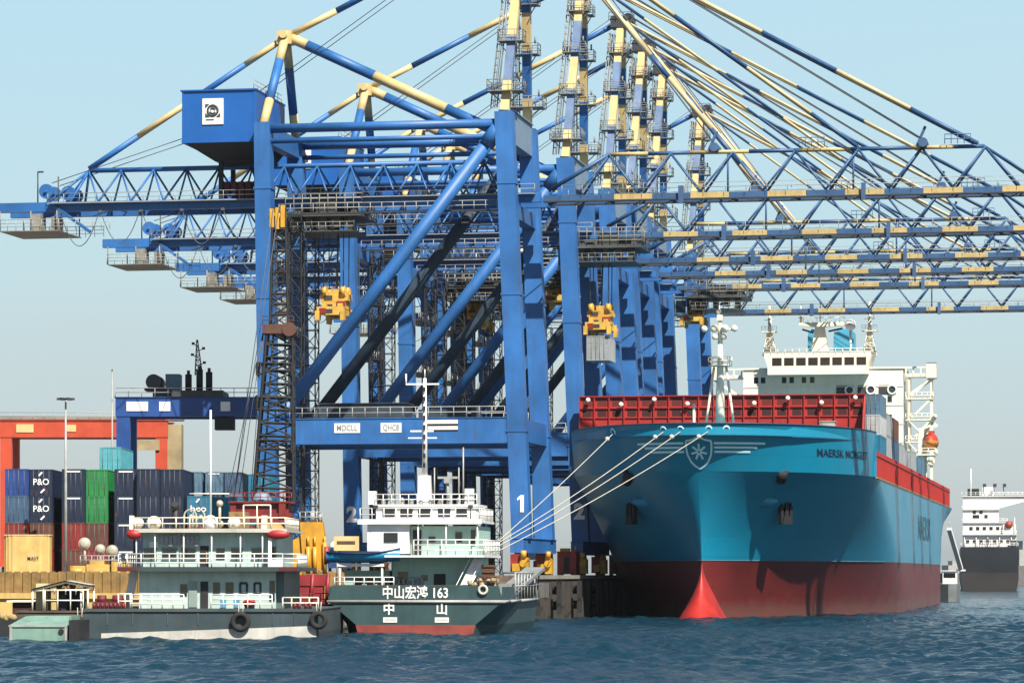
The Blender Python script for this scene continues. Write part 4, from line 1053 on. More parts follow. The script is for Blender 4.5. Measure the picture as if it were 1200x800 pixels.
# ship name, dark letters on the port bow
vs, fs = text_verts('MAERSK MORGLET', 1.0, 1.0)
b = MB(); T0, T1 = 13.5, 18.5
def tm(u):
    # even spacing along the curved plating
    pts_ = [(T0 + (T1 - T0) * k / 40) for k in range(41)]; acc = [0]
    for k in range(40): acc.append(acc[-1] + math.hypot(pts_[k + 1] - pts_[k], yat(pts_[k + 1], 19.9) - yat(pts_[k], 19.9)))
    s_ = u * acc[-1]
    for k in range(40):
        if acc[k + 1] >= s_: return pts_[k] + (pts_[k + 1] - pts_[k]) * (s_ - acc[k]) / (acc[k + 1] - acc[k] + 1e-9)
    return T1
hy = max(abs(v[1]) for v in vs)
b.add([on_hull(tm(v[0] + .5), 19.7 + v[1] / hy * .52, .05) for v in vs], fs); b.build('name_lettering', DLET, fc)
# fairleads and lamps at the bow
for t_ in (-3.8, -1.7, 1.6, 3.6, -10.5):
    p = on_hull(t_, 22.1, .04); n_ = hull_norm(t_, 22.1)
    b = MB(); b.torus((0, 0, 0), .5, .13, 'Z', 18, 8); b.tube((0, 0, -.1), (0, 0, .02), .42, 16, 1)
    o = b.build('fairlead', [TEALL, BLACKS], fc); o.location = p; o.rotation_euler = n_.to_track_quat('Z', 'X').to_euler(); o.scale = (1.0, .75, 1)
# anchors
for t_ in (9.3, -9.3):
    z_ = 13.3; p = on_hull(t_, z_, .25); nn = hull_norm(t_, z_)
    b = MB()
    b.beam((0, 0, -1.2), (0, -.2, 3.0), .6, .5, w2=.4, h2=.4); b.prism([(-.85, -2.0), (.85, -2.0), (.6, -1.0), (-.6, -1.0)], -.45, .45); b.prism([(-.95, -1.9), (-.55, -1.9), (-.62, .1), (-.8, .6), (-1.0, 0)], -.25, .25); b.prism([(.95, -1.9), (.55, -1.9), (.62, .1), (.8, .6), (1.0, 0)], -.25, .25)
    b.torus((0, 0, 3.1), .45, .14, 'X', 14, 6)
    a = b.build('anchor', mat('black_rust_iron', (.010, .009, .009), .7, .4, rust=.15), ship, p, label=None)
    a.rotation_euler.z = math.atan2(nn.x, -nn.y) * .9
    b = MB(); b.sphere(on_hull(t_ - (1.9 if t_ > 0 else -1.9), z_ + .5, -.1), (1.5, .5, .7), 14, 8); b.build('anchor_pocket', TEAL, hull)
    b = MB(); b.tube(on_hull(t_, z_ + 3.0, .2), on_hull(t_ + .5, z_ + 4.1, -.3), .6, 12, r2=.8); b.build('hawse_pipe', BLACKS, hull)
# breakwater across the foredeck
b = MB(); y0 = 27.5; xa, xb = -19.2, 17.6
b.b6(xa, xb, y0, y0 + .25, 17.4, 27.9)
b.b6(xa, xb, y0 - .35, y0 + .4, 27.9, 28.03)
b.b6(xa, xb, y0 - .22, y0 - .005, 26.4, 26.52); b.b6(xa, xb, y0 - .16, y0 - .005, 25.15, 25.25)
nb = 19
for k in range(nb + 1):
    x = xa + (xb - xa) * k / nb; b.b6(x - .07, x + .07, y0 - .3, y0 - .004, 22.0, 27.89)
b.add([(xb + .1, y0 - .6, 27.7), (xb + .1, y0 - 5, 22), (xb + .1, y0 - .6, 22), (xb - .1, y0 - .6, 27.7), (xb - .1, y0 - 5, 22), (xb - .1, y0 - .6, 22)], [(0, 1, 2), (3, 5, 4), (0, 3, 4, 1)])
bw = b.build('breakwater', BRED, ship)
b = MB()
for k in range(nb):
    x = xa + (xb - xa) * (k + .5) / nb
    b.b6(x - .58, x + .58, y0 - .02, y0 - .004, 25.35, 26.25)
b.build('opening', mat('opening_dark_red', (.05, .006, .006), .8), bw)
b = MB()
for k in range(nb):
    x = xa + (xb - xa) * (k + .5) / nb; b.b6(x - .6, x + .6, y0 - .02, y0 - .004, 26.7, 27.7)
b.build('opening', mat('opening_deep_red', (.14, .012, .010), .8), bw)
for k in range(9):
    x = xa + 1.2 + 4.3 * k
    b = MB(); b.tube((x, y0 - .9, 27.5 - .6 * (k % 2)), (x, y0 - .55, 27.5 - .6 * (k % 2)), .3, 10); b.sphere((x, y0 - .9, 27.5 - .6 * (k % 2)), (.3, .15, .3), 10, 6); b.build('floodlight', CREAM, bw)
b = MB(); b.b6(12.7, 14.6, 17, 19, 21.5, 24.0); b.b6(12.6, 14.7, 16.9, 19.1, 24.0, 24.1); b.b6(13.6, 13.65, 16.96, 16.99, 21.6, 23.9); b.build('deck_locker', mat('locker_grey', (.5, .48, .42), .5, .15, rust=.2), ship)
for x in (-6, 7):
    b = MB(); b.tube((x - 1.2, 12, 22.5), (x + 1.2, 12, 22.5), 1.1, 16); b.torus((x - 1.25, 12, 22.5), 1.2, .12, 'X', 18, 6); b.torus((x + 1.25, 12, 22.5), 1.2, .12, 'X', 18, 6); b.b6(x + 1.4, x + 2.6, 11.3, 12.7, 21.5, 23.2); b.build('mooring_winch', mat('winch_red_brown', (.16, .02, .015), .6, .3), ship)
# foremast
FM = (.95, 11.0)
b = MB(); b.tube((FM[0], FM[1], 21.5), (FM[0], FM[1], 33.5), .72, 14, r2=.3)
for sx_ in (-1, 1):
    b.tube((FM[0] + sx_ * 2.0, FM[1] - .4, 21.5), (FM[0] + sx_ * .75, FM[1], 30.6), .16, 8); b.tube((FM[0] + sx_ * 1.7, FM[1] - .4, 23.6), (FM[0], FM[1], 23.6), .1, 6)
b.tube((FM[0] - 3.0, FM[1] - 2, 21.5), (FM[0] - 3.0, FM[1] - 2, 26), .18, 8)
fm = b.build('foremast', CREAM, ship)
def plat(z, hw): 
    b = MB(); b.tube((FM[0], FM[1], z - .1), (FM[0], FM[1], z), hw, 14)
    q = [(FM[0] + hw * math.cos(a * .785), FM[1] + hw * math.sin(a * .785), z) for a in range(9)]
    b.rail(q, 1.0, .8, 2, .05); return b.build('mast_platform', CREAM, fm)
plat(30.8, 1.45); plat(31.9 - 1, 1.0) if False else None
b = MB(); b.tube((FM[0] - 2, FM[1], 35.2), (FM[0] + 2, FM[1], 35.2), .13, 8)
for x, r_ in ((-1.9, .42), (-.7, .5), (.6, .5), (1.8, .42)): b.sphere((FM[0] + x, FM[1] - .3, 35.2 + .1), r_, 10, 8)
b.tube((FM[0], FM[1], 33.4), (FM[0], FM[1], 36.8), .32, 10, r2=.2); b.b6(FM[0] - .35, FM[0] + .35, FM[1] - .4, FM[1] + .4, 36.3, 37.0); b.tube((FM[0] - .1, FM[1], 37), (FM[0] - .1, FM[1], 38.2), .06, 6); b.sphere((FM[0] - .2, FM[1], 37.4), .35, 8, 6)
b.sphere((FM[0] - .6, FM[1] - .3, 34.3), .4, 8, 6); b.sphere((FM[0] + .5, FM[1] - .3, 34.3), .4, 8, 6)
b.build('mast_lights', CREAM, fm)
# red side bulwark along the main deck
b = MB()
for sgn in (1, -1):
    b.b6(sgn * HB - .22 if sgn > 0 else -HB + .02, HB - .02 if sgn > 0 else -HB + .22, 22.7, SL - 10, 17.31, 20.2)
    y = 23.0
    while y < SL - 11:
        x = sgn * (HB + .02); b.b6(x - .14, x + .14, y - .16, y + .16, 17.33, 20.5); y += 2.1
    b.b6(sgn * HB - .2, sgn * HB + .2, 22.7, SL - 10, 19.9, 20.05)
b.build('side_coaming', BRED, ship)
b = MB(); b.b6(HB - .25, HB + .12, 22.7, SL - 8, 17.12, 17.3); b.build('deck_edge', mat('ochre_edge', (.42, .30, .12), .6), ship)
# large grey-teal line name along the side (seen at a very flat angle)
text('MAERSK', 5.2, (HB + .03, 132, 12.0), ship, mat('side_letter_teal', (.02, .11, .17), .5), face='+X', width=36)
# draught marks
b = MB()
for k in range(9): b.b6(HB * 0 + 0, .01, 0, .01, 0, .01) if False else None
# deckhouse and bridge
SY = 171.0
def wb(b, *a): b.b6(a[0], a[1], SY + a[2], SY + a[3], a[4], a[5])
b = MB(); wb(b, -13.6, 13.6, 0, 15, 17.3, 40.0); wb(b, -13.9, 13.9, -.25, 15.2, 40.0, 40.3)
for z in (37.0, 33.8, 30.6, 27.4): wb(b, -13.7, 13.7, -.12, -.005, z - .06, z + .06)
hs = b.build('deckhouse', CREAM, ship)
b = MB()
for x in (-11.8, -10.6, -7.0, -5.7, -3.6, -2.2): wb(b, x, x + .75, -.04, .0, 37.7, 38.7)
for z in (34.3, 31.2):
    for x in (-11.8, -8, -4, 0, 4, 8, 11): wb(b, x, x + .75, -.04, .0, z, z + 1)
b.build('window', GLASS, hs)
for x in (4.0, 7.6, 11.2):
    b = MB(); wb(b, x - 1.7, x + 1.2, -.08, -.02, 35.6, 37.2); b.build('vent_grille', STEEL, hs)
    b = MB(); b.torus((x + .55, SY - .16, 36.4), .72, .16, 'Y', 18, 6); b.build('life_ring', WHITE, hs)
b = MB()
for sgn in (-1, 1):
    x0, x1 = (13.95, 19.2) if sgn > 0 else (-19.2, -13.95)
    wb(b, x0, x1, 1.0, 4.5, 38.6, 38.85); wb(b, x0, x1, 1.0, 1.15, 38.86, 39.2)
    wb(b, x0, x1, .9, 1.1, 40.1, 40.35)
    for k in range(5):
        x = x0 + .1 + (x1 - x0 - .2) * k / 4; wb(b, x - .12, x + .12, .92, 1.1, 38.86, 40.1)
    xe = 19.2 * sgn; wb(b, min(xe, xe - sgn * 1.7), max(xe, xe - sgn * 1.7), .85, 4.6, 38.4, 41.0)
    b.beam((sgn * 14, SY + 2, 35.2), (sgn * 18.8, SY + 2, 38.5), .5, .5)
b.build('bridge_wing', CREAM, ship)
b = MB()
b.prism([(-9.2, 39.0), (7.9, 39.0), (7.9, 40.4), (8.4, 42.1), (8.4, 42.35), (-9.8, 42.35), (-9.8, 42.1), (-9.2, 40.4)], SY - 2.6, SY + 7)
br = b.build('wheelhouse', CREAM, ship)
b = MB()
for k in range(8):
    x = -8.4 + 2.05 * k; wb(b, x, x + 1.62, -2.66, -2.61, 40.55, 41.85)
b.build('bridge_window', mat('brown_bridge_glass', (.05, .035, .025), .12, .2, spec=.7), br)
b = MB(); b.rail([(-9.9, SY - 2.6, 42.35), (8.5, SY - 2.6, 42.35), (8.5, SY + 7, 42.35)], 1.0, 1.2, 2, .05)
wb(b, -9.8, 8.4, -2.55, -2.5, 42.35, 42.9)
b.build('roof_rail', CREAM, br)
for x, zt_ in ((-9.2, 51.0), (7.9, 51.5)):
    b = MB(); b.tube((x, SY + 1, 42.3), (x, SY + 1, zt_), .45, 10, r2=.22); b.lattice((x, SY + 1, 42.4), (x, SY + 1, 46.5), 2.2, .7, 4, .09, .06)
    b.b6(x - 1.3, x + 1.3, SY, SY + 2, 46.4, 46.55); b.rail([(x - 1.3, SY, 46.5), (x + 1.3, SY, 46.5)], .9, .7, 2, .04)
    b.tube((x - .9, SY + 1, 48.6), (x + .9, SY + 1, 48.6), .09, 6); b.sphere((x, SY + .6, 48.8), .3, 8, 6); b.tube((x + .7, SY + 1, 48.6), (x + .7, SY + 1, 50), .05, 5)
    b.build('signal_mast', CREAM, br)
b = MB(); b.prism([(-2.2, 42.4), (.9, 42.4), (.2, 47.3), (3.6, 47.6), (3.6, 48.1), (-4.2, 48.1), (-4.2, 47.6), (-1.4, 47.3)], SY + 1, SY + 2.4)
b.tube((-.6, SY + 1.6, 48), (-.6, SY + 1.6, 52), .1, 6); b.tube((-3.9, SY + 1.6, 48.1), (-3.9, SY + 1.6, 51), .22, 8); b.rail([(-4.2, SY + .9, 48.1), (3.6, SY + .9, 48.1)], .8, .8, 1, .05)
rm = b.build('radar_mast', CREAM, br)
b = MB(); b.beam((-3.6, SY + .8, 46.9), (-1.7, SY + .8, 46.3), .2, .3); b.beam((.9, SY + .8, 46.5), (3.3, SY + .8, 47.0), .2, .3); b.build('radar_scanner', BLACKS, rm)
b = MB(); b.sphere((4.6, SY + 1.5, 47.6), .95, 14, 10); b.tube((4.6, SY + 1.5, 42.3), (4.6, SY + 1.5, 46.8), .22, 8); b.build('satellite_dome', WHITE, br)
for x0, x1 in ((-3.6, -1.2), (.9, 4.3)):
    b = MB(); b.b6(x0, x1, SY + 12, SY + 17, 40.31, 47.2); b.b6(x0 - .05, x1 + .05, SY + 11.95, SY + 17.05, 44.0, 46.6)
    b.b6(x0 + .4, x1 - .4, SY + 13, SY + 16, 47.2, 47.8); b.build('funnel', mat('funnel_pale_blue', (.08, .42, .62), .4, .08), ship)
# open frames, stairs and davits on the port side of the deckhouse
b = MB()
for x in (14.6, 18.3):
    for y in (1.5, 4.2): b.b6(x - .16, x + .16, SY + y - .16, SY + y + .16, 17.3, 38.4)
for z in (34.8, 31.2, 27.4, 23.6):
    b.b6(14.0, 18.6, SY + 1.0, SY + 4.6, z, z + .18); b.rail([(14, SY + 1.0, z + .18), (18.6, SY + 1.0, z + .18), (18.6, SY + 4.6, z + .18)], 1.0, 1.0, 2, .05)
for z0, z1 in ((27.5, 31.2), (31.3, 34.8), (34.9, 38.4)):
    b.beam((14.6, SY + 1.3, z0), (18.2, SY + 1.3, z1), .28, .3)
for z0 in (23.7, 27.5): b.beam((18.2, SY + 1.2, z0), (14.6, SY + 1.2, z0 + 3.6), .6, .18)
b.build('stair_frame', CREAM, ship)
b = MB(); b.tube((17.6, SY - 6, 17.3), (17.6, SY - 6, 29), .42, 10); b.beam((17.6, SY - 6, 28.8), (19.6, SY - 9, 31.5), .45, .5); b.beam((17.0, SY - 6, 24), (19.3, SY - 6, 24), .3, .3)
for y in (-8, -2): b.beam((16.8, SY + y, 20), (17.0, SY + y, 29.5), .5, .5); b.beam((17.0, SY + y, 29.3), (19.6, SY + y, 30.2), .4, .4)
b.b6(16.2, 19.4, SY - 9, SY - 1, 24.9, 25.1); b.rail([(16.2, SY - 9, 25.1), (19.5, SY - 9, 25.1), (19.5, SY - 1, 25.1)], 1, 1, 2, .06)
b.build('lifeboat_davit', CREAM, ship)
t = thing('lifeboat', 'orange enclosed lifeboat with red canopy hanging high at the container ship side', 'lifeboat', SHIP + Vector((18.6 * CT + (SY - 5) * ST, -18.6 * ST + (SY - 5) * CT, 0)), -TH)
b = MB(); b.sphere((0, 0, 27.2), (1.35, 3.6, 1.3), 16, 10, vmax=10); b.build('hull', mat('lifeboat_orange', (.72, .28, .04), .45, .1), t)
b = MB(); b.sphere((0, 0, 27.3), (1.25, 3.3, 1.5), 16, 8, vmin=0); b.b6(-.5, .5, 1.0, 2.4, 28.3, 29.2); b.build('canopy', mat('lifeboat_red', (.55, .05, .02), .5, .1), t)
# deck containers
def dl(x, y, z): return SHIP + Vector((x * CT + y * ST, -x * ST + y * CT, z))
cn = 'containers on the ship deck'
for zi, (c, nm) in enumerate((('steel blue', 'blue grey container lowest in the ship stack beside the red breakwater'), ('teal', 'teal container second up in the ship stack beside the red breakwater'), ('pale grey', 'pale grey container under the topmost in the ship stack beside the red breakwater'), ('steel blue', 'steel blue container topmost in the ship stack beside the red breakwater'))):
    container(dl(17.9, 29.5, 17.6 + 2.63 * zi), -TH, c, nm, cn, '', W=2.9, H=2.6)
for yi, (y, st) in enumerate(((44, ['grey', 'grey', 'grey']), (58, ['brown', 'grey blue', 'brown']), (72, ['navy', 'grey']), (100, ['pale grey', 'grey']), (128, ['pale grey', 'steel blue']))):
    for zi, c in enumerate(st):
        container(dl(17.75, y, 17.6 + 2.93 * zi), -TH, c, f'{c} container {["at deck level", "on the second tier", "on the third tier"][zi]} in the {ordn[yi + 1]} bay along the ship side', cn, '', W=2.9)
# gangway and attendant launch at the stern quarter
t = thing('gangway', 'white sloping accommodation ladder hanging off the container ship port quarter', 'gangway', dl(HB + .3, 207, 0), -TH)
b = MB(); b.beam((0, 0, 13.2), (1.7, 9, 6.0), .8, .5); b.b6(.9, 2.5, 8.6, 10.6, 5.6, 5.9); b.beam((0, .5, 14.4), (1.7, 9, 7.2), .1, .15); b.build('ladder', WHITE, t)
t = thing('service_launch', 'small grey service launch lying under the container ship stern', 'boat', dl(HB - 1.0, 231, 0), -TH)
b = MB(); b.flat([(-1.6, 1.5), (0, 0), (1.6, 1.5), (1.8, 6), (1.6, 14), (-1.6, 14), (-1.8, 6)], -.4, 3.2); b.build('hull', mat('launch_grey', (.16, .18, .18), .5, .3, rust=.3), t)
b = MB(); b.b6(-1.3, 1.3, 5, 9, 3.21, 5.6); b.b6(-1.5, 1.5, 4.8, 9.2, 5.6, 5.75); b.build('cabin', WHITE, t)
b = MB(); b.b6(-1.1, 1.1, 4.93, 4.98, 4.4, 5.3); b.build('window', GLASS, t)

# ------------------------------------------------------------------ bulk carrier astern
t = thing('cargo_ship', 'black hulled ship with white deckhouse seen from astern far away at the right', 'ship', (143.5, 1000, 0), R(-7.5))
NV = mat('far_ship_black', (.008, .012, .018), .5, .2, .2, rust=.06, streak=.3)
b = MB()
sec = [(-8.6, 13.2), (-8.6, 3), (-8.0, 0), (-7.4, -2), (7.4, -2), (8.0, 0), (8.6, 3), (8.6, 13.2)]
b.prism(sec, 0, 150); b.build('hull', NV, t)
b = MB(); b.prism([(-8.63, 5.4), (-8.6, 3), (-8.02, 0), (-7.5, -2), (7.5, -2), (8.02, 0), (8.6, 3), (8.63, 5.4)], -.06, 150.1); b.build('boot_top', mat('far_boot_brown', (.022, .018, .017), .6, .3, .1), t)
b = MB(); b.b6(-7.9, 8.0, 3, 16, 13.21, 17.0); b.b6(-7.9, 5.0, 5, 16, 17.01, 20.5); b.b6(-7.9, 2.8, 6, 16, 20.51, 24.5)
b.prism([(-7.9, 24.51), (1.5, 24.51), (11.0, 27.0), (11.0, 28.6), (-7.9, 28.6)], 8, 13)
b.b6(-8.3, 8.3, 2, 16.2, 16.8, 17.0); b.b6(4.0, 7.9, 4, 8, 17.0, 20.0); hh_ = b.build('deckhouse', WHITE, t)
b = MB()
for z, x0, x1, y in ((20.45, -8.2, 5.4, 4.4), (24.4, -8.2, 3.2, 5.4), (28.5, -8.3, 11.3, 7.4)): b.b6(x0, x1, y, 16.4, z, z + .18); b.rail([(x0, y + .1, z + .18), (x1, y + .1, z + .18)], 1.1, 1.4, 2, .07)
b.b6(-2, 1.5, 12, 16, 28.7, 31.5); b.b6(-6.9, -5.7, 3.5, 4.5, 13.3, 16.7); b.beam((5.6, 4.5, 17.1), (7.6, 4.5, 20.3), .3, .3); b.tube((7.5, 3.4, 17), (7.5, 3.4, 22), .12, 6)
for x in (-7.5, -4, -.5, 3, 6.5): b.tube((x, 2.6, 13.3), (x, 2.6, 16.8), .12, 6)
b.build('deck_overhang', WHITE, hh_)
b = MB(); b.b6(-6.5, -3, 13, 16.5, 28.7, 31.0); b.build('funnel', NV, hh_)
b = MB()
for z, xs_ in ((14.2, [-7, -5, -3, -1, 1, 3, 5]), (18.2, [-6, -4, -2, 0, 2]), (21.8, [-5, -4, -1.5]), (23.2, [-5, -3])):
    for x in xs_: b.b6(x, x + 1.0, 2.94 if z < 17 else 4.94 if z < 20 else 5.94, 2.99 if z < 17 else 4.99 if z < 20 else 5.99, z, z + 1.1)
b.build('window', GLASS, hh_)
b = MB(); b.rail([(-8.5, .3, 13.2), (8.5, .3, 13.2)], 1.2, 1.2, 2, .08); b.rail([(-8, 2.2, 17), (8, 2.2, 17)], 1.1, 1.3, 2, .08); b.build('handrail', WHITE, t)
for x in (2.5, 5.6, 8.5):
    b = MB(); b.tube((x - 4, 10, 28.5), (x - 4.3, 10, 32), .14, 6); b.b6(x - 4.4, x - 3.4, 9.5, 10.5, 31.4, 32.4); b.build('antenna', STEEL, hh_)
b = MB(); b.tube((-5.5, 11, 28.5), (-5.5, 11, 37), .2, 6); b.build('mast', WHITE, hh_)
b = MB(); b.sphere((5.8, 3.8, 19.9), (1.2, 1.0, 1.1), 10, 8); b.beam((4.6, 3.5, 19), (6.8, 3.5, 20.8), .3, .3); b.build('davit_boat', mat('far_red', (.4, .05, .03), .5), t)
b = MB(); b.rail([(-3, .3, 13.2), (2, .3, 13.2)], 2.4, .8, 3, .08); b.b6(6.2, 8.0, .6, 2, 13.2, 15.2); b.build('mooring_gear', STEEL, t)
for i_, (x, y, h_, w_) in enumerate(((225, 1500, 16, 22), (248, 1900, 10, 30))):
    t = thing('cargo_ship', ['pale hazy ship low on the horizon at the right edge', 'fainter hazy ship farthest off at the right edge'][i_], 'ship', (x + 12, y, 0), .3, 'hazy ships on the horizon')
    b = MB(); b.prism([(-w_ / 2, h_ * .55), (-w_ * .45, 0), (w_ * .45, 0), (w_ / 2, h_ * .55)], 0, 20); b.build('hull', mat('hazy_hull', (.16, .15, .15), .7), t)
    b = MB(); b.b6(-w_ * .35, w_ * .1, 3, 12, h_ * .55, h_); b.b6(-w_ * .25, 0, 4, 10, h_, h_ * 1.25); b.build('deckhouse', GREYS, t)

# ------------------------------------------------------------------ mooring lines
def moor(t_, z_, tgt, label, sag=.6):
    p = SHIP + Matrix.Rotation(-TH, 3, 'Z') @ on_hull(t_, z_, .1); q = Vector(tgt); n_ = 16
    b = MB(); b.path([p.lerp(q, k / n_) - Vector((0, 0, sag * 4 * (k / n_) * (1 - k / n_))) for k in range(n_ + 1)], .05, 6)
    b.sphere(p.lerp(q, .045) , .3, 8, 6)
    o = b.build('mooring_line', ROPEM); tag(o, label, 'rope', 'mooring lines from the bow to the quay')
bq = lambda x, y: quay_pt(x, y, QZ + .55)
moor(1.6, 22.0, bq(2.6, -47), 'pale mooring line from the rightmost fairlead crossing the bow emblem')
moor(-1.7, 22.0, bq(2.2, -47.5), 'pale mooring line from the middle fairlead above the bow stripes')
moor(-3.8, 22.0, bq(1.8, -47), 'pale mooring line from the left of the three fairleads near the stem')
moor(-10.5, 22.0, bq(2.0, -40), 'thin mooring line from the far left side of the bow', .3)
for k, (x, y) in enumerate(((2.2, -47), (2.0, -40))):
    b = MB(); b.tube((x * 0, 0, 0), (0, 0, .6), .25, 12, r2=.2); b.tube((0, 0, .6), (0, 0, .75), .38, 12)
    o = b.build('bollard', STEEL, None, quay_pt(x, y, QZ)); tag(o, ['quay bollard holding the three mooring lines', 'quay bollard holding the single thin mooring line'][k], 'bollard')

# odds and ends on the quay between the crane legs
for k, (x, s_, w_, d_, h_, m_, lb) in enumerate(((2.3, 27, 2.4, 2.6, 3.0, REDM, 'dark red equipment cabin on the quay edge between the two nearest cranes'),
        (1.2, 33, 1.6, 2.0, 2.2, STEEL, 'dark grey steel chest on the quay behind the red equipment cabin'), (2.6, 68, 2.2, 2.6, 2.8, REDM, 'dark red equipment cabin on the quay beside the ship bow'))):
    t = thing('equipment_cabin', lb, 'cabin', quay_pt(x, s_, QZ), -TH)
    b = MB(); b.b6(-w_ / 2, w_ / 2, -d_ / 2, d_ / 2, .25, h_); b.b6(-w_ / 2 - .1, w_ / 2 + .1, -d_ / 2 - .1, d_ / 2 + .1, h_, h_ + .1)
    for xx in (-w_ / 2 + .1, w_ / 2 - .1): b.b6(xx - .1, xx + .1, -d_ / 2, d_ / 2, 0, .249)
    for q in range(4): b.b6(-w_ / 2 + .1, w_ / 2 - .1, -d_ / 2 - .06, -d_ / 2 - .001, .5 + q * h_ / 4.6, .58 + q * h_ / 4.6)
    b.build('cabin_body', m_, t)
    b = MB(); b.b6(-.35, .35, -d_ / 2 - .08, -d_ / 2 - .061, .4, h_ * .8); b.build('door', BLACKS, t)
    b = MB(); b.tube((w_ / 2 - .3, 0, h_ + .1), (w_ / 2 - .3, 0, h_ + .8), .12, 8); b.b6(-w_ / 2 + .2, .2, -.4, .4, h_ + .101, h_ + .5); b.build('roof_unit', YELS, t)

# ------------------------------------------------------------------ cargo barge 163
MINT = mat('mint_paint', (0.48, 0.72, 0.63), .5, .12, .5, streak=.35, rust=.08)
GHULL = mat('grey_green_hull', (0.035, 0.085, 0.090), .5, .22, .35, streak=.5, rust=.12)
BDARK = mat('dark_hull_side', (0.012, 0.017, 0.018), .6, .3, .4, rust=.2, streak=.4)
A = R(-6.5)
t = thing('cargo_barge', 'grey green cargo vessel stern-on with white lettered number 163 and a white bridge', 'ship', (-8.5, 293, 0), A)
b = MB()
st = [(0, 7.75, 7.6, 5.3), (4, 7.85, 7.75, 6.8), (12, 7.9, 7.8, 7.6), (28, 7.9, 7.8, 7.6), (36, 6.6, 6.2, 5.2), (41, 3.4, 3.0, 2.0), (43, .5, .4, .2)]
vs = []; zl = [-1, .62, 2.55, 2.75]
for y, a, m_, w_ in st:
    hw = [w_ * .93, w_, m_, a]
    vs += [(-hw[k], y, zl[k]) for k in (3, 2, 1, 0)] + [(hw[k], y, zl[k]) for k in range(4)]
fs = []
for i_ in range(len(st) - 1):
    for k in range(8):
        fs.append((i_ * 8 + k, (i_ + 1) * 8 + k, (i_ + 1) * 8 + (k + 1) % 8, i_ * 8 + (k + 1) % 8))
fs.append(tuple(range(8)))
b.add(vs, fs); hb = b.build('hull', GHULL, t)
b = MB(); b.prism([(-4.95, -.9), (4.95, -.9), (5.32, .6), (-5.32, .6)], -.05, -.01); b.build('boot_top', mat('faded_red_paint', (.30, .055, .04), .6, .3, .6, rust=.2), hb)
b = MB()
for k in range(len(st) - 1):
    for sgn in (-1, 1): b.tube((sgn * (st[k][1] + .05), st[k][0], 2.66), (sgn * (st[k + 1][1] + .05), st[k + 1][0], 2.66), .13, 8)
b.tube((-7.85, -.06, 2.66), (7.85, -.06, 2.66), .14, 8); b.build('rubbing_strake', GREYS, hb)
b = MB(); b.prism([(-7.75, 2.76), (7.7, 2.76), (7.4, 4.05), (-7.55, 4.05)], 0, .14)
for sgn in (-1, 1): b.b6(sgn * 7.7 - .07, sgn * 7.7 + .07, .15, 9, 2.76, 3.95)
b.b6(-7.6, 7.6, 0.141, 28, 2.76, 2.80)
b.build('bulwark', GHULL, t)
b = MB()
b.prism([(-5.9, 2.76), (5.9, 2.76), (5.9, 4.4), (-5.9, 4.4)], 17, 33); b.b6(6.1, 7.7, 30, 40, 2.76, 4.2); b.b6(2, 5.5, 38, 41, 2.76, 4.6)
b.build('cargo_coaming', mat('coaming_grey_brown', (.17, .16, .14), .7, .3, .6, rust=.4), t)
b = MB(); b.b6(-5.6, 5.6, 17.2, 32.8, 4.41, 4.9); b.build('cargo_heap', mat('brown_cargo', (.20, .13, .10), .9, .3, bump=.6), t)
text('中山宏鸿 163', 1.22, (.0, -.06, 3.38), t, LET, width=5.8, bold=.02)
text('中', 1.1, (-2.35, -.06, 1.95), t, LET, bold=.025); text('山', 1.1, (2.35, -.06, 1.95), t, LET, bold=.025)
for x, s_ in ((-2.25, 'ZHONG'), (2.35, 'SHAN')):
    b = MB(); b.b6(x - .62, x + .62, -.06, -.01, .82, 1.28); sp = b.build('name_plate', WHITE, t)
    text(s_, .34, (x, -.075, 1.05), sp, mat('plate_grey', (.55, .57, .55), .6), width=.95)
# superstructure
b = MB(); b.b6(-2.6, 4.9, 3.6, 13, 2.81, 6.55); b.b6(-7.1, -3.0, 4.6, 13, 2.81, 5.4); lo = b.build('lower_house', MINT, t)
b = MB(); b.b6(1.15, 2.2, 3.52, 3.59, 2.9, 5.1); b.build('door', BLACKS, lo)
b = MB()
for x0, x1, z0, z1 in ((-2.1, -1.2, 4.3, 5.3), (.0, .6, 4.5, 5.0)): b.b6(x0, x1, 3.52, 3.59, z0, z1)
for x in (-6.2, -5.0, -3.9): b.b6(x, x + .7, 4.5, 4.59, 3.7, 4.7)
b.build('window', GLASS, lo)
b = MB(); b.beam((3.7, 1.3, 2.85), (5.3, 2.6, 6.4), .9, .1)
for k in range(9): b.b6(3.35 + .17 * k, 4.15 + .17 * k, 1.2 + .15 * k, 1.5 + .15 * k, 3.0 + .38 * k, 3.05 + .38 * k)
b.beam((3.2, 1.3, 3.6), (4.9, 2.6, 7.2), .06, .08); b.beam((4.3, 1.2, 3.6), (6.0, 2.5, 7.2), .06, .08); b.build('stairs', WHITE, t)
b = MB(); b.b6(-2.9, 6.0, .9, 13.5, 6.56, 6.74); b.b6(-7.4, -2.91, 3.2, 13.5, 6.40, 6.56); b.build('upper_deck', WHITE, t)
b = MB(); b.rail([(-.3, 1.0, 6.74), (5.9, 1.0, 6.74), (5.9, 13, 6.74)], 1.35, 1.2, 3, .055)
for x in (-.1, 2.4, 5.2): b.tube((x, 2.35, 6.74), (x, 2.35, 9.62), .07, 6)
b.build('handrail', WHITE, t)
b = MB(); b.b6(-.9, 5.2, 3.4, 12, 6.75, 9.35); uh = b.build('upper_house', MINT, t)
b = MB(); b.b6(-.7, .05, 3.3, 3.38, 6.8, 9.0); b.build('door', BLACKS, uh)
b = MB(); b.b6(.7, 1.3, 3.33, 3.39, 7.9, 8.4); b.b6(3.1, 3.7, 3.33, 3.39, 7.9, 8.8); b.b6(4.5, 4.9, 3.33, 3.39, 7.6, 9.0); b.build('window', GLASS, uh)
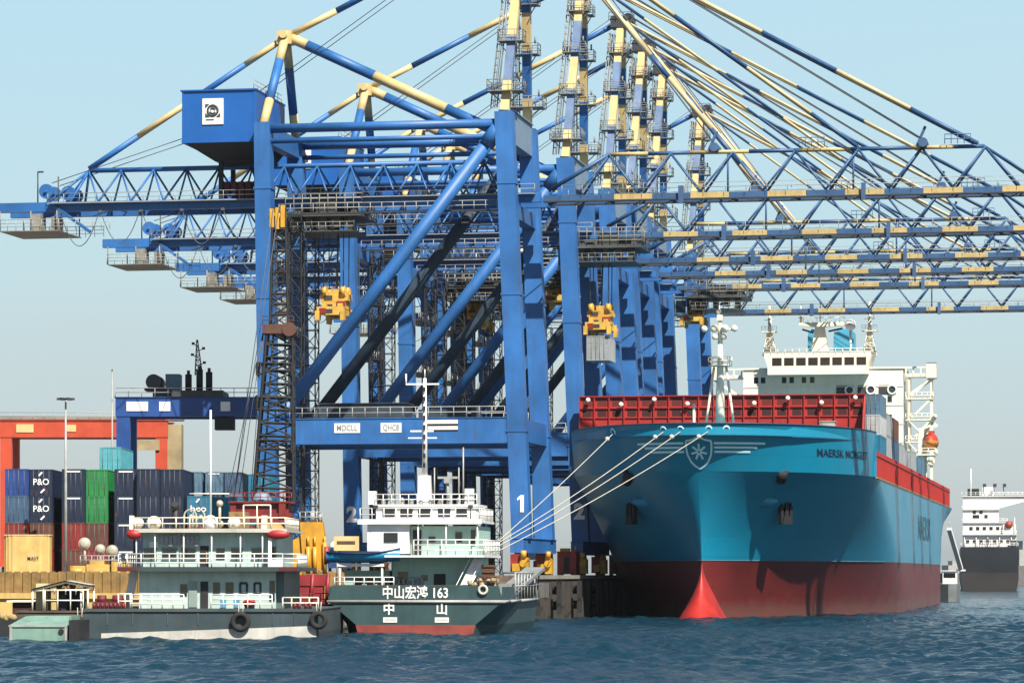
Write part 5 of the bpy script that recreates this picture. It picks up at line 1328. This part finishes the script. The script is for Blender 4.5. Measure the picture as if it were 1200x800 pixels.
b = MB(); b.prism([(-4.7, 6.9), (-.95, 6.9), (-.95, 9.6), (-4.7, 9.6)], 2.6, 11); wc = b.build('white_cabin', WHITE, t)
b = MB(); b.b6(-3.2, -1.95, 2.52, 2.59, 7.9, 8.75); b.b6(-2.6, -2.55, 2.5, 2.519, 7.9, 8.75); b.build('window', GLASS, wc)
b = MB(); b.b6(-5.4, 5.5, 2.2, 12.5, 9.62, 9.82); b.b6(-5.5, 5.6, 2.1, 2.19, 9.5, 9.95); rf = b.build('roof_deck', WHITE, t)
b = MB(); b.rail([(-5.3, 2.3, 9.82), (5.4, 2.3, 9.82), (5.4, 12, 9.82)], 1.1, 1.1, 2, .05); b.build('handrail', WHITE, rf)
b = MB(); b.b6(-4.2, 4.8, 4.5, 11, 9.83, 11.1); b.b6(-4.4, 5.0, 4.2, 11.2, 11.1, 11.3); wh = b.build('wheelhouse', WHITE, t)
b = MB()
for x in (-3.6, -2.0, -.4, 1.4, 3.0): b.b6(x, x + 1.1, 4.43, 4.49, 10.2, 10.9)
b.build('window', GLASS, wh)
b = MB(); b.rail([(-4.3, 4.3, 11.3), (4.9, 4.3, 11.3)], .9, .8, 2, .045); b.b6(-4.9, -4.2, 4.4, 5, 11.3, 12.5); b.b6(3.8, 4.6, 4.4, 5, 11.3, 12.7); b.build('roof_gear', WHITE, wh)
b = MB()
for k in range(10): b.sphere((-3.6 + .85 * k, 4.9, 11.5), (.22, .2, .25 + .1 * (k % 3)), 8, 6)
for x in (1.0, 3.2): b.tube((x, 5, 11.3), (x, 5, 14.6), .06, 6)
b.tube((2.2, 5, 11.3), (2.2, 5, 13.6), .12, 8); b.b6(1.3, 3.1, 4.9, 5.1, 13.6, 13.8); b.b6(1.9, 2.5, 4.7, 5.3, 13.2, 13.6)
b.tube((3.6, 5, 11.3), (3.6, 5, 16.4), .07, 6); b.build('radar_post', GREYS, wh)
b = MB(); b.prism([(-.55, 11.31), (.75, 11.31), (.6, 13.9), (-.4, 13.9)], 4.8, 5.8); b.tube((.1, 5.2, 13.9), (.1, 5.2, 22.6), .26, 10, r2=.15)
b.b6(-1.6, 1.4, 5.1, 5.3, 22.0, 22.15); b.tube((-1.6, 5.2, 22.0), (-1.6, 5.2, 23), .08, 6); b.b6(-1.2, .9, 5.1, 5.3, 17.8, 17.95); b.b6(-1.4, 1.2, 5.1, 5.3, 17.2, 17.32)
b.tube((.1, 5.2, 22.6), (.1, 5.2, 23.4), .05, 6); ms = b.build('mast', WHITE, t)
b = MB()
for k in range(9): b.b6(-.02, .2, 4.86, 4.93, 14.6 + .85 * k, 15.0 + .85 * k)
b.build('mast_opening', BLACKS, ms)
b = MB(); b.tube((-7.0, 1.5, 2.8), (-7.0, 1.5, 6.0), .1, 8); b.tube((-3.2, 1.5, 2.8), (-3.2, 1.5, 6.0), .1, 8); b.b6(-7.2, -3.0, 1.3, 1.7, 5.75, 6.0); b.rail([(-7.3, .5, 4.0), (-2, .5, 4.0)], .8, .9, 2, .045); b.build('boat_frame', WHITE, t)
b = MB(); b.b6(-7.2, 5.4, .3, .5, 4.05, 4.12); b.rail([(5.6, .2, 4.05), (7.2, .2, 4.05)], .8, .5, 2, .05); b.b6(5.5, 6.6, 3, 3.6, 2.8, 5.9)
for k in range(6): b.b6(5.5, 6.9, 2.9, 3.0, 3.2 + .5 * k, 3.3 + .5 * k)
b.build('deck_gear', RUSTM, t)
b = MB()
for k in range(14): b.sphere((4.4 + random.random() * 2.6, .4 + random.random(), 4.0 + random.random() * .5), .22 + random.random() * .12, 8, 6)
b.build('coiled_rope', mat('tan_rope', (.34, .27, .16), .9, .4), t)
b = MB(); b.torus((6.0, -.14, 3.7), .36, .12, 'Y', 16, 8); b.build('rope_ring', ROPEM, t)
b = MB(); b.rail([(7.7, 10, 2.8), (7.75, 30, 2.8), (6.3, 36, 2.8), (3, 41, 2.8)], 2.4, 2.5, 2, .08); b.build('side_rail', GREYS, t)
b = MB(); b.beam((6.5, 12, 3.2), (7.4, 30, 5.6), 1.9, .3); b.b6(5.6, 7.4, 13, 16, 2.8, 4.2); b.build('cargo_ramp', mat('ramp_grey', (.27, .29, .29), .6, .3, rust=.3), t)
rr_ = random.Random(4)
for nm, mm, spots in (('oil_drum', mat('drum_blue', (.02, .10, .28), .5, .2, rust=.3), ((-5.6, 2.6), (-4.9, 2.9), (5.2, 14.0))), ('gas_bottle', mat('bottle_rust', (.35, .06, .03), .5, .2, rust=.3), ((-1.8, 3.0), (-1.5, 3.0)))):
    for x, y in spots:
        b = MB(); b.tube((x, y, 2.81), (x, y, 3.75 if nm == 'oil_drum' else 4.2), .3 if nm == 'oil_drum' else .13, 12); b.build(nm, mm, t)
b = MB()
for k in range(7): b.tube((-2.4 + k * .42, 3.3, 4.75 - .08 * (3 - abs(k - 3))), (-2.4 + k * .42, 3.3, 4.1 - .1 * (k % 3)), .14, 6)
b.tube((-2.7, 3.3, 4.8), (.4, 3.3, 4.8), .03, 5); b.build('washing_line', mat('laundry_cloth', (.42, .40, .44), .9, .5), t)
b = MB()
for x in (-3.9, 4.6): b.tube((x, 2.25, 9.95), (x, 2.25, 10.9), .05, 6); b.b6(x - .2, x + .2, 2.1, 2.4, 10.9, 11.2)
b.build('deck_lamp', STEEL, rf)
root_b = t
mtx = Matrix.Translation((-8.5, 293, 0)) @ Matrix.Rotation(A, 4, 'Z')
o = thing('lifeboat', 'small bright blue tender boat resting on the white frame at the barge stern', 'lifeboat', mtx @ Vector((-4.9, 1.5, 6.05)), A)
b = MB()
n_ = 12
vs = []
for k in range(n_ + 1):
    u = -1 + 2 * k / n_; w_ = .95 * (1 - abs(u) ** 2.6) + .03; x = u * 3.3; lift = .45 * max(0, u) ** 2 + .15 * max(0, -u) ** 2
    vs += [(x, -w_, .85 + lift), (x, -w_ * .7, .3 + lift * .6), (x, 0, .02 + lift * .4), (x, w_ * .7, .3 + lift * .6), (x, w_, .85 + lift)]
b.add(vs, [(k * 5 + j, k * 5 + j + 1, (k + 1) * 5 + j + 1, (k + 1) * 5 + j) for k in range(n_) for j in range(4)] + [(k * 5 + 4, k * 5, (k + 1) * 5, (k + 1) * 5 + 4) for k in range(n_)], 0, True)
b.build('hull', mat('tender_blue', (.01, .26, .52), .4, .1, streak=.2), o)
b = MB(); b.path([Vector(vs[k * 5]) for k in range(n_ + 1)], .07, 6); b.path([Vector(vs[k * 5 + 4]) for k in range(n_ + 1)], .07, 6); b.build('gunwale', mat('navy_trim', (.01, .03, .10), .5), o)
b = MB(); b.b6(-1.9, 1.5, -.5, .5, .86, 1.06); b.build('cover', mat('navy_canvas', (.012, .03, .08), .8), o)

# ------------------------------------------------------------------ two-deck workboat at the left
D = 273.0; k = D / 3900
px = lambda x: (x - 600) * k
zz = lambda y: CAMZ + (672 - y) * k
X0 = px(245)
L = lambda x: px(x) - X0
t = thing('work_vessel', 'broad grey vessel with a two-deck mint green house and white railings', 'ship', (X0, D, 0), R(-2))
hg = mat('slate_hull', (0.045, 0.075, 0.088), .55, .25, .3, streak=.6, rust=.2)
b = MB(); b.prism([(L(108), -.8), (L(371), -.8), (L(373), .3), (L(373), 2.15), (L(98), 2.0), (L(96), 1.2), (L(101), .2)], 0, 24); hu = b.build('hull', hg, t)
b = MB(); b.prism([(L(118), -.3), (L(371), -.3), (L(371), .85), (L(240), .5), (L(118), .22)], -.045, -.005); b.build('boot_top', mat('dirty_white_boot', (.62, .60, .54), .6, .2, .6, streak=.5, rust=.25), hu)
b = MB(); b.b6(L(97), L(374), -.14, .02, 2.0, 2.22); b.b6(L(97), L(374), .021, 24, 2.16, 2.24)
for x in (125, 155, 196, 232, 320, 345): b.b6(L(x) - .05, L(x) + .05, -.06, -.004, .9, 2.0)
b.build('deck_edge', mat('edge_slate', (.06, .085, .09), .6, .3, rust=.4), hu)
b = MB(); b.b6(L(158), L(320), 2.2, 16, 2.25, 5.35); lo = b.build('lower_house', mat('mint_lower', (.58, .74, .67), .5, .16, .6, streak=.4, rust=.1), t)  # plain pale mint base colour for the lower house
b = MB(); b.b6(L(320) + .01, L(329), 2.8, 16, 2.25, 5.35); b.build('side_cabin', mat('slate_green', (.10, .17, .17), .5, .2), t)
b = MB()
for x0, x1, y0, y1 in ((207, 215, 684, 698), (246, 254, 682, 696), (261, 270, 682, 696)): b.b6(L(x0), L(x1), 2.12, 2.19, zz(y1), zz(y0))
b.build('window', GLASS, lo)
def frame_win(x0, x1, y0, y1, parent):
    b = MB(); xa, xb, za, zb = L(x0), L(x1), zz(y1), zz(y0)
    for p_, q_ in (((xa, 2.14, za), (xb, 2.14, za)), ((xa, 2.14, zb), (xb, 2.14, zb)), ((xa, 2.14, za), (xa, 2.14, zb)), ((xb, 2.14, za), (xb, 2.14, zb))): b.tube(p_, q_, .09, 8)
    b.build('window_frame', STEEL, parent)
frame_win(278, 286, 683, 694, lo); frame_win(295, 302, 683, 694, lo)
b = MB(); b.b6(L(231), L(240), 2.1, 2.19, 2.3, zz(681)); b.build('door', BLACKS, lo)
b = MB(); b.b6(L(217), L(227), 2.05, 2.19, 2.35, zz(681)); b.build('open_door', mat('door_mint_grey', (.34, .44, .40), .5), lo)
b = MB(); b.b6(L(313), L(319), 2.1, 2.19, 2.9, zz(680)); b.build('window', GLASS, lo)
b = MB(); b.b6(L(136), L(348), .95, 17, 5.36, 5.62); b.b6(L(135), L(349), .84, .949, 5.30, 5.68)
ud = b.build('upper_deck', mat('deck_dark_slate', (.04, .065, .07), .6, .3, rust=.3), t)
b = MB(); b.b6(L(136), L(158), 0.8, .835, 5.32, 5.60); b.b6(L(326), L(348), 0.8, .835, 5.32, 5.60); b.build('red_edge', mat('maroon', (.12, .01, .015), .6), ud)
b = MB(); b.b6(L(163), L(322), 2.0, 15, 5.63, 8.55); up = b.build('upper_house', mat('mint_upper', (.58, .76, .70), .5, .14, .5, streak=.4, rust=.08), t)
for x0, x1 in ((164, 179), (186, 203), (209, 225), (268, 281), (292, 306)):
    b = MB(); b.b6(L(x0), L(x1), 1.93, 1.99, zz(655), zz(642)); w1 = b.build('window', GLASS, up)
    b = MB()
    for q in (zz(655), zz(642)): b.b6(L(x0) - .06, L(x1) + .06, 1.9, 1.929, q - .06, q + .06)
    b.build('window_frame', mat('frame_mint', (.18, .32, .29), .5), w1)
b = MB(); b.b6(L(250), L(260), 1.93, 1.99, zz(655), zz(642)); b.b6(L(314), L(321), 1.93, 1.99, zz(656), zz(640)); b.build('window', GLASS, up)
b = MB(); b.b6(L(231), L(241), 1.92, 1.99, 5.7, zz(639)); b.build('door', BLACKS, up)
b = MB(); b.b6(L(238), L(240.5), 1.86, 1.92, 6.1, zz(646)); b.build('door_curtain', mat('tan_cloth', (.55, .38, .22), .9), up)
b = MB(); b.b6(L(313), L(317), 1.0, 1.2, 5.63, 8.3); b.b6(L(317), L(330), 1.0, 1.12, 5.63, zz(655)); b.build('bulwark_panel', WHITE, t)
b = MB(); b.rail([(L(146), 1.05, 5.63), (L(330), 1.05, 5.63)], 1.12, 1.15, 3, .045)
b.rail([(L(136), 1.05, 5.63), (L(136), 10, 5.63)], 1.1, 1.2, 3, .045); b.rail([(L(330), 1.05, 5.63), (L(347), 1.05, 5.63), (L(347), 9, 5.63)], 1.1, .9, 3, .045)
for x in (157, 179, 213, 246, 280, 306): b.tube((L(x), 1.1, 5.63), (L(x), 1.1, 8.5), .06, 6)
b.build('handrail', WHITE, ud)
b = MB()
b.rail([(L(152), .1, 2.25), (L(215), .1, 2.25)], 1.15, .9, 3, .055); b.rail([(L(247), .1, 2.25), (L(319), .1, 2.25)], 1.15, .95, 3, .055); b.build('handrail', WHITE, hu)
b = MB(); b.b6(L(156), L(334), .9, 16, 8.56, 8.75); b.b6(L(155), L(335), .8, .899, 8.5, 8.82); rf = b.build('roof', mat('roof_cream', (.62, .60, .52), .5, .15, rust=.15), t)
b = MB(); b.rail([(L(156), 1.0, 8.76), (L(333), 1.0, 8.76), (L(333), 12, 8.76)], .95, 1.1, 2, .055); b.rail([(L(283), 1.5, 8.76), (L(315), 1.5, 8.76)], 2.0, 1.1, 2, .06); b.build('handrail', CREAM, rf)
b = MB(); b.tube((L(244), 1.6, 8.76), (L(244), 1.6, zz(470) * .0 + 18.6), .09, 8); b.tube((L(219), 1.6, 11.7), (L(266), 1.6, 11.7), .06, 6); b.sphere((L(244), 1.4, 9.3), (.62, .5, .65), 14, 10); b.build('antenna_mast', WHITE, rf)
b = MB()
for x, r_ in ((157, .5), (176, .62), (271, .55)): b.sphere((L(x), 2, 9.3), (r_, r_, r_ * .95), 12, 8); b.tube((L(x), 2, 8.76), (L(x), 2, 9.3), r_ * .5, 8)
b.b6(L(149), L(153), 1, 2, 8.76, 9.9); b.b6(L(305), L(311), 1, 2, 8.76, 9.9); b.build('roof_vent', CREAM, rf)
b = MB()
for x in (219, 229): b.path([(L(x) + .5 * math.cos(R(a)), 2, 9.9 + .5 * math.sin(R(a))) for a in range(0, 181, 30)], .08, 6); b.tube((L(x) - .5, 2, 8.76), (L(x) - .5, 2, 9.9), .08, 6); b.tube((L(x) + .5, 2, 8.76), (L(x) + .5, 2, 9.9), .08, 6)
for k_ in range(14): b.sphere((L(216) + random.random() * 2.6, 2.5 + random.random(), 9.0 + random.random() * .8), .14 + random.random() * .2, 7, 5)
b.tube((L(254), 2, 8.76), (L(254), 2, 10.8), .12, 8); b.sphere((L(254), 2, 10.9), .3, 8, 6); b.build('roof_fittings', mat('fitting_cream', (.55, .50, .38), .6, .35, rust=.4), rf)
b = MB(); b.b6(L(258), L(278), 6, 9, 8.76, 10.3); b.build('roof_crate', mat('crate_ochre', (.33, .20, .07), .8, .4, rust=.4), rf)
b = MB(); b.b6(L(171), L(181), 1.93 - .06, 1.93 - .01, zz(641), zz(634)); b.build('name_board', WHITE, up)
for x in (320, 150):
    b = MB(); b.sphere((L(x) + .3, 1.0, 8.35), (1.0 if x > 200 else .65, .4, .42), 14, 8); b.build('life_raft', mat('raft_red', (.48, .02, .02), .5, .2), t)
b = MB()
for x, c_ in ((256, 0), (272, 0), (285, 1), (290, 1)): b.b6(L(x), L(x) + .45, 1, 1.5, 2.25, 3.0)
b.build('deck_box', mat('sky_blue_plastic', (.10, .36, .60), .5), t)
b = MB(); b.sphere((L(291), .8, 2.7), (.55, .3, .35), 12, 8); b.build('orange_buoy', mat('buoy_red', (.60, .05, .02), .5), t)
b = MB()
for x in (108, 118, 128, 138, 345, 358): b.tube((L(x), .6, 2.25), (L(x), .6, 2.7), .14, 8); b.tube((L(x) + .35, .6, 2.25), (L(x) + .35, .6, 2.7), .14, 8)
b.b6(L(104), L(143), 2, 3.2, 2.25, 2.8); b.tube((L(108), 2.5, 3.0), (L(118), 2.5, 3.0), .35, 10); b.tube((L(126), 2.5, 3.0), (L(138), 2.5, 3.0), .35, 10); b.build('winch', mat('winch_maroon', (.16, .015, .02), .6, .3, rust=.4), t)
b = MB(); b.rail([(L(136), 1, 2.25), (L(152), 1, 2.25)], 1.2, .6, 2, .06); b.rail([(L(330), 1, 2.25), (L(372), 1, 2.25)], .9, .8, 2, .06); b.build('handrail', CREAM, hu)
b = MB()
for k_ in range(9): b.b6(L(184) + .36 * k_, L(184) + .36 * k_ + .3, 1.6, 1.65, 7.6 - .1 * (k_ % 3), 8.25)
b.tube((L(182), 1.62, 8.27), (L(231), 1.62, 8.27), .025, 5); b.build('washing_line', mat('laundry_cloth', (.42, .40, .44), .9, .5), t)
b = MB(); b.beam((L(141), 3.5, 2.3), (L(150), 3.5, 5.4), .7, .1); b.build('stairs', WHITE, t)
b = MB(); b.tube((L(190), 8, 8.76), (L(190), 8, 10.6), .3, 10); b.tube((L(190), 8, 10.6), (L(190), 7.6, 11.0), .33, 10); b.build('exhaust_stack', BLACKS, rf)
tyn = ['round black tyre fender hanging on the grey vessel side below its right railing', 'tyre fender hanging at the right-hand corner of the grey vessel', 'tyre fender hanging at the left-hand end of the grey vessel']
mt2 = Matrix.Translation((X0, D, 0)) @ Matrix.Rotation(R(-2), 4, 'Z')
for i_, (x, y) in enumerate(((282.5, 728), (374, 726), (93, 733))):
    o = thing('tyre_fender', tyn[i_], 'tyre', mt2 @ Vector((L(x), -.35, zz(y))), R(-2), 'tyres hung as fenders')
    b = MB(); b.torus((0, 0, 0), .62 if i_ == 0 else .55, .22, 'Y', 24, 10); b.build('tyre', RUBBER, o)
    b = MB(); b.tube((-.15, .15, .5), (-.2, .3, 1.5), .04, 5); b.tube((.15, .15, .5), (.2, .3, 1.5), .04, 5); b.build('rope', ROPEM, o)

# ------------------------------------------------------------------ small boats at the far left
D = 266.0; k = D / 3900
X1 = px(45); 
t = thing('flat_boat', 'small mint green flat-fronted boat low in the water at the lower left', 'boat', (px(45), D, 0), R(-3))
L = lambda x: px(x) - px(45)
b = MB(); b.prism([(L(12), -.4), (L(76), -.4), (L(78), 1.0), (L(11), 1.0)], 0, 6); b.add([(L(10), -.03, .98), (L(79), -.03, .98), (L(76), 2.2, 1.75), (L(24), 2.2, 1.7)], [(0, 1, 2, 3)]); b.b6(L(24), L(78), 2.2, 6, 1.0, 1.7); hu = b.build('hull', mat('pale_mint_hull', (.22, .38, .31), .55, .2, .6, streak=.4, rust=.15), t)
b = MB(); b.b6(L(10), L(79), -.1, .0, .86, 1.02); b.b6(L(76), L(79), -.08, 0, -.2, .85); b.b6(L(11), L(14), -.08, 0, -.2, .85); b.build('gunwale', GREYS, hu)
b = MB(); b.tube((L(72), -.1, .5), (L(72), .01, .5), .22, 12); b.build('port_hole', BLACKS, hu)
b = MB(); b.b6(L(76) + .25, L(92), .5, 5, -.4, 1.4); b.build('dark_fender_block', BLACKS, t)
D = 275.0; k = D / 3900; L = lambda x: px(x) - px(70)
t = thing('canopy_pontoon', 'pontoon with a cream framed canopy shelter and railings behind the mint boat', 'pontoon', (px(70), D, 0), 0)
b = MB(); b.b6(L(20), L(104), 0, 7, -.5, 1.9); b.b6(L(18), L(106), -.1, 7.1, 1.9, 2.05); b.build('hull', mat('pontoon_rust', (.10, .08, .06), .8, .4, rust=.5), t)
b = MB()
for x in (37, 50, 94, 102):
    for y in (.5, 4.5): b.tube((L(x), y, 2.05), (L(x), y, zz(692)), .08, 6)
for y in (.5, 4.5):
    b.tube((L(35), y, zz(692)), (L(76), y, zz(682)), .09, 6); b.tube((L(76), y, zz(682)), (L(103), y, zz(687)), .09, 6); b.tube((L(35), y, zz(692)), (L(103), y, zz(692) + .1), .07, 6)
for x in (37, 50, 63, 76, 88, 102): b.tube((L(x), .5, zz(690)), (L(x), 4.5, zz(690)), .05, 6); b.tube((L(x), .5, 3.4), (L(x), .5, zz(690)), .05, 6)
b.rail([(L(52), .3, 2.05), (L(97), .3, 2.05)], 1.7, 1.1, 2, .06); b.build('frame', CREAM, t)
b = MB(); b.add([(L(35), .3, zz(691)), (L(76), .3, zz(681)), (L(104), .3, zz(686)), (L(104), 4.8, zz(686)), (L(76), 4.8, zz(681)), (L(35), 4.8, zz(691))], [(0, 1, 4, 5), (1, 2, 3, 4)])
b.add([(L(35), .3, zz(691) + .08), (L(76), .3, zz(681) + .08), (L(104), .3, zz(686) + .08), (L(104), 4.8, zz(686) + .08), (L(76), 4.8, zz(681) + .08), (L(35), 4.8, zz(691) + .08)], [(0, 1, 4, 5), (1, 2, 3, 4)]); b.build('canopy', mat('canopy_pale', (.60, .60, .54), .7, .15), t)
b = MB(); b.b6(L(36), L(50), 3, 4.4, 2.06, 4.3); b.build('cabinet', mat('cream_panel', (.62, .52, .30), .7, .15, rust=.2), t)
b = MB(); b.b6(L(58), L(92), 4.2, 4.8, 2.06, 3.9); b.b6(L(66), L(74), 2, 3, 2.06, 3.4); b.build('engine_cover', BLACKS, t)
b = MB()
for q in range(5): b.sphere((L(62 + 8 * q), 3.8, 4.1 + .2 * (q % 2)), (.3, .25, .25), 8, 6)
b.build('hanging_bundle', mat('bundle_brown', (.30, .18, .07), .9, .3), t)
t = thing('open_boat', 'low dark red open boat with a cream roof at the far left edge', 'boat', (px(12), 280, 0), 0)
L = lambda x: (x - 12) * 280 / 3900; zq = lambda y: CAMZ + (672 - y) * 280 / 3900
b = MB(); b.prism([(L(-12), -.4), (L(32), -.4), (L(36), 1.3), (L(-14), 1.3)], 0, 6); b.build('hull', BLACKS, t)
b = MB(); b.b6(L(2), L(29), 1, 5, 1.31, 2.7); b.build('cabin', mat('dark_maroon', (.05, .008, .008), .7), t)
b = MB(); b.b6(L(-4), L(34), .6, 5.4, 2.72, 2.86); b.tube((L(33), .7, 1.3), (L(33), .7, 2.75), .08, 6); b.build('roof', CREAM, t)
b = MB()
for q in range(7): b.sphere((L(-8 + 2.2 * q), .2, 1.3 + .25 * random.random()), .3, 8, 6)
b.build('rope_heap', mat('straw_rope', (.45, .33, .14), .9, .3), t)

# ------------------------------------------------------------------ sea haze
b = MB(); b.b6(-13000, 13000, -600, 15500, -5, 100)
hz = b.build('haze', bpy.data.materials.new('haze_air')); hz['kind'] = 'stuff'
m = hz.data.materials[0]; m.use_nodes = True
N, L_ = m.node_tree.nodes, m.node_tree.links
N.remove(N['Principled BSDF'])
pv = N.new('ShaderNodeVolumePrincipled'); pv.inputs['Density'].default_value = HAZE
pv.inputs['Color'].default_value = (0.32, 0.37, 0.40, 1); pv.inputs['Anisotropy'].default_value = 0.0
L_.new(pv.outputs[0], N['Material Output'].inputs['Volume'])
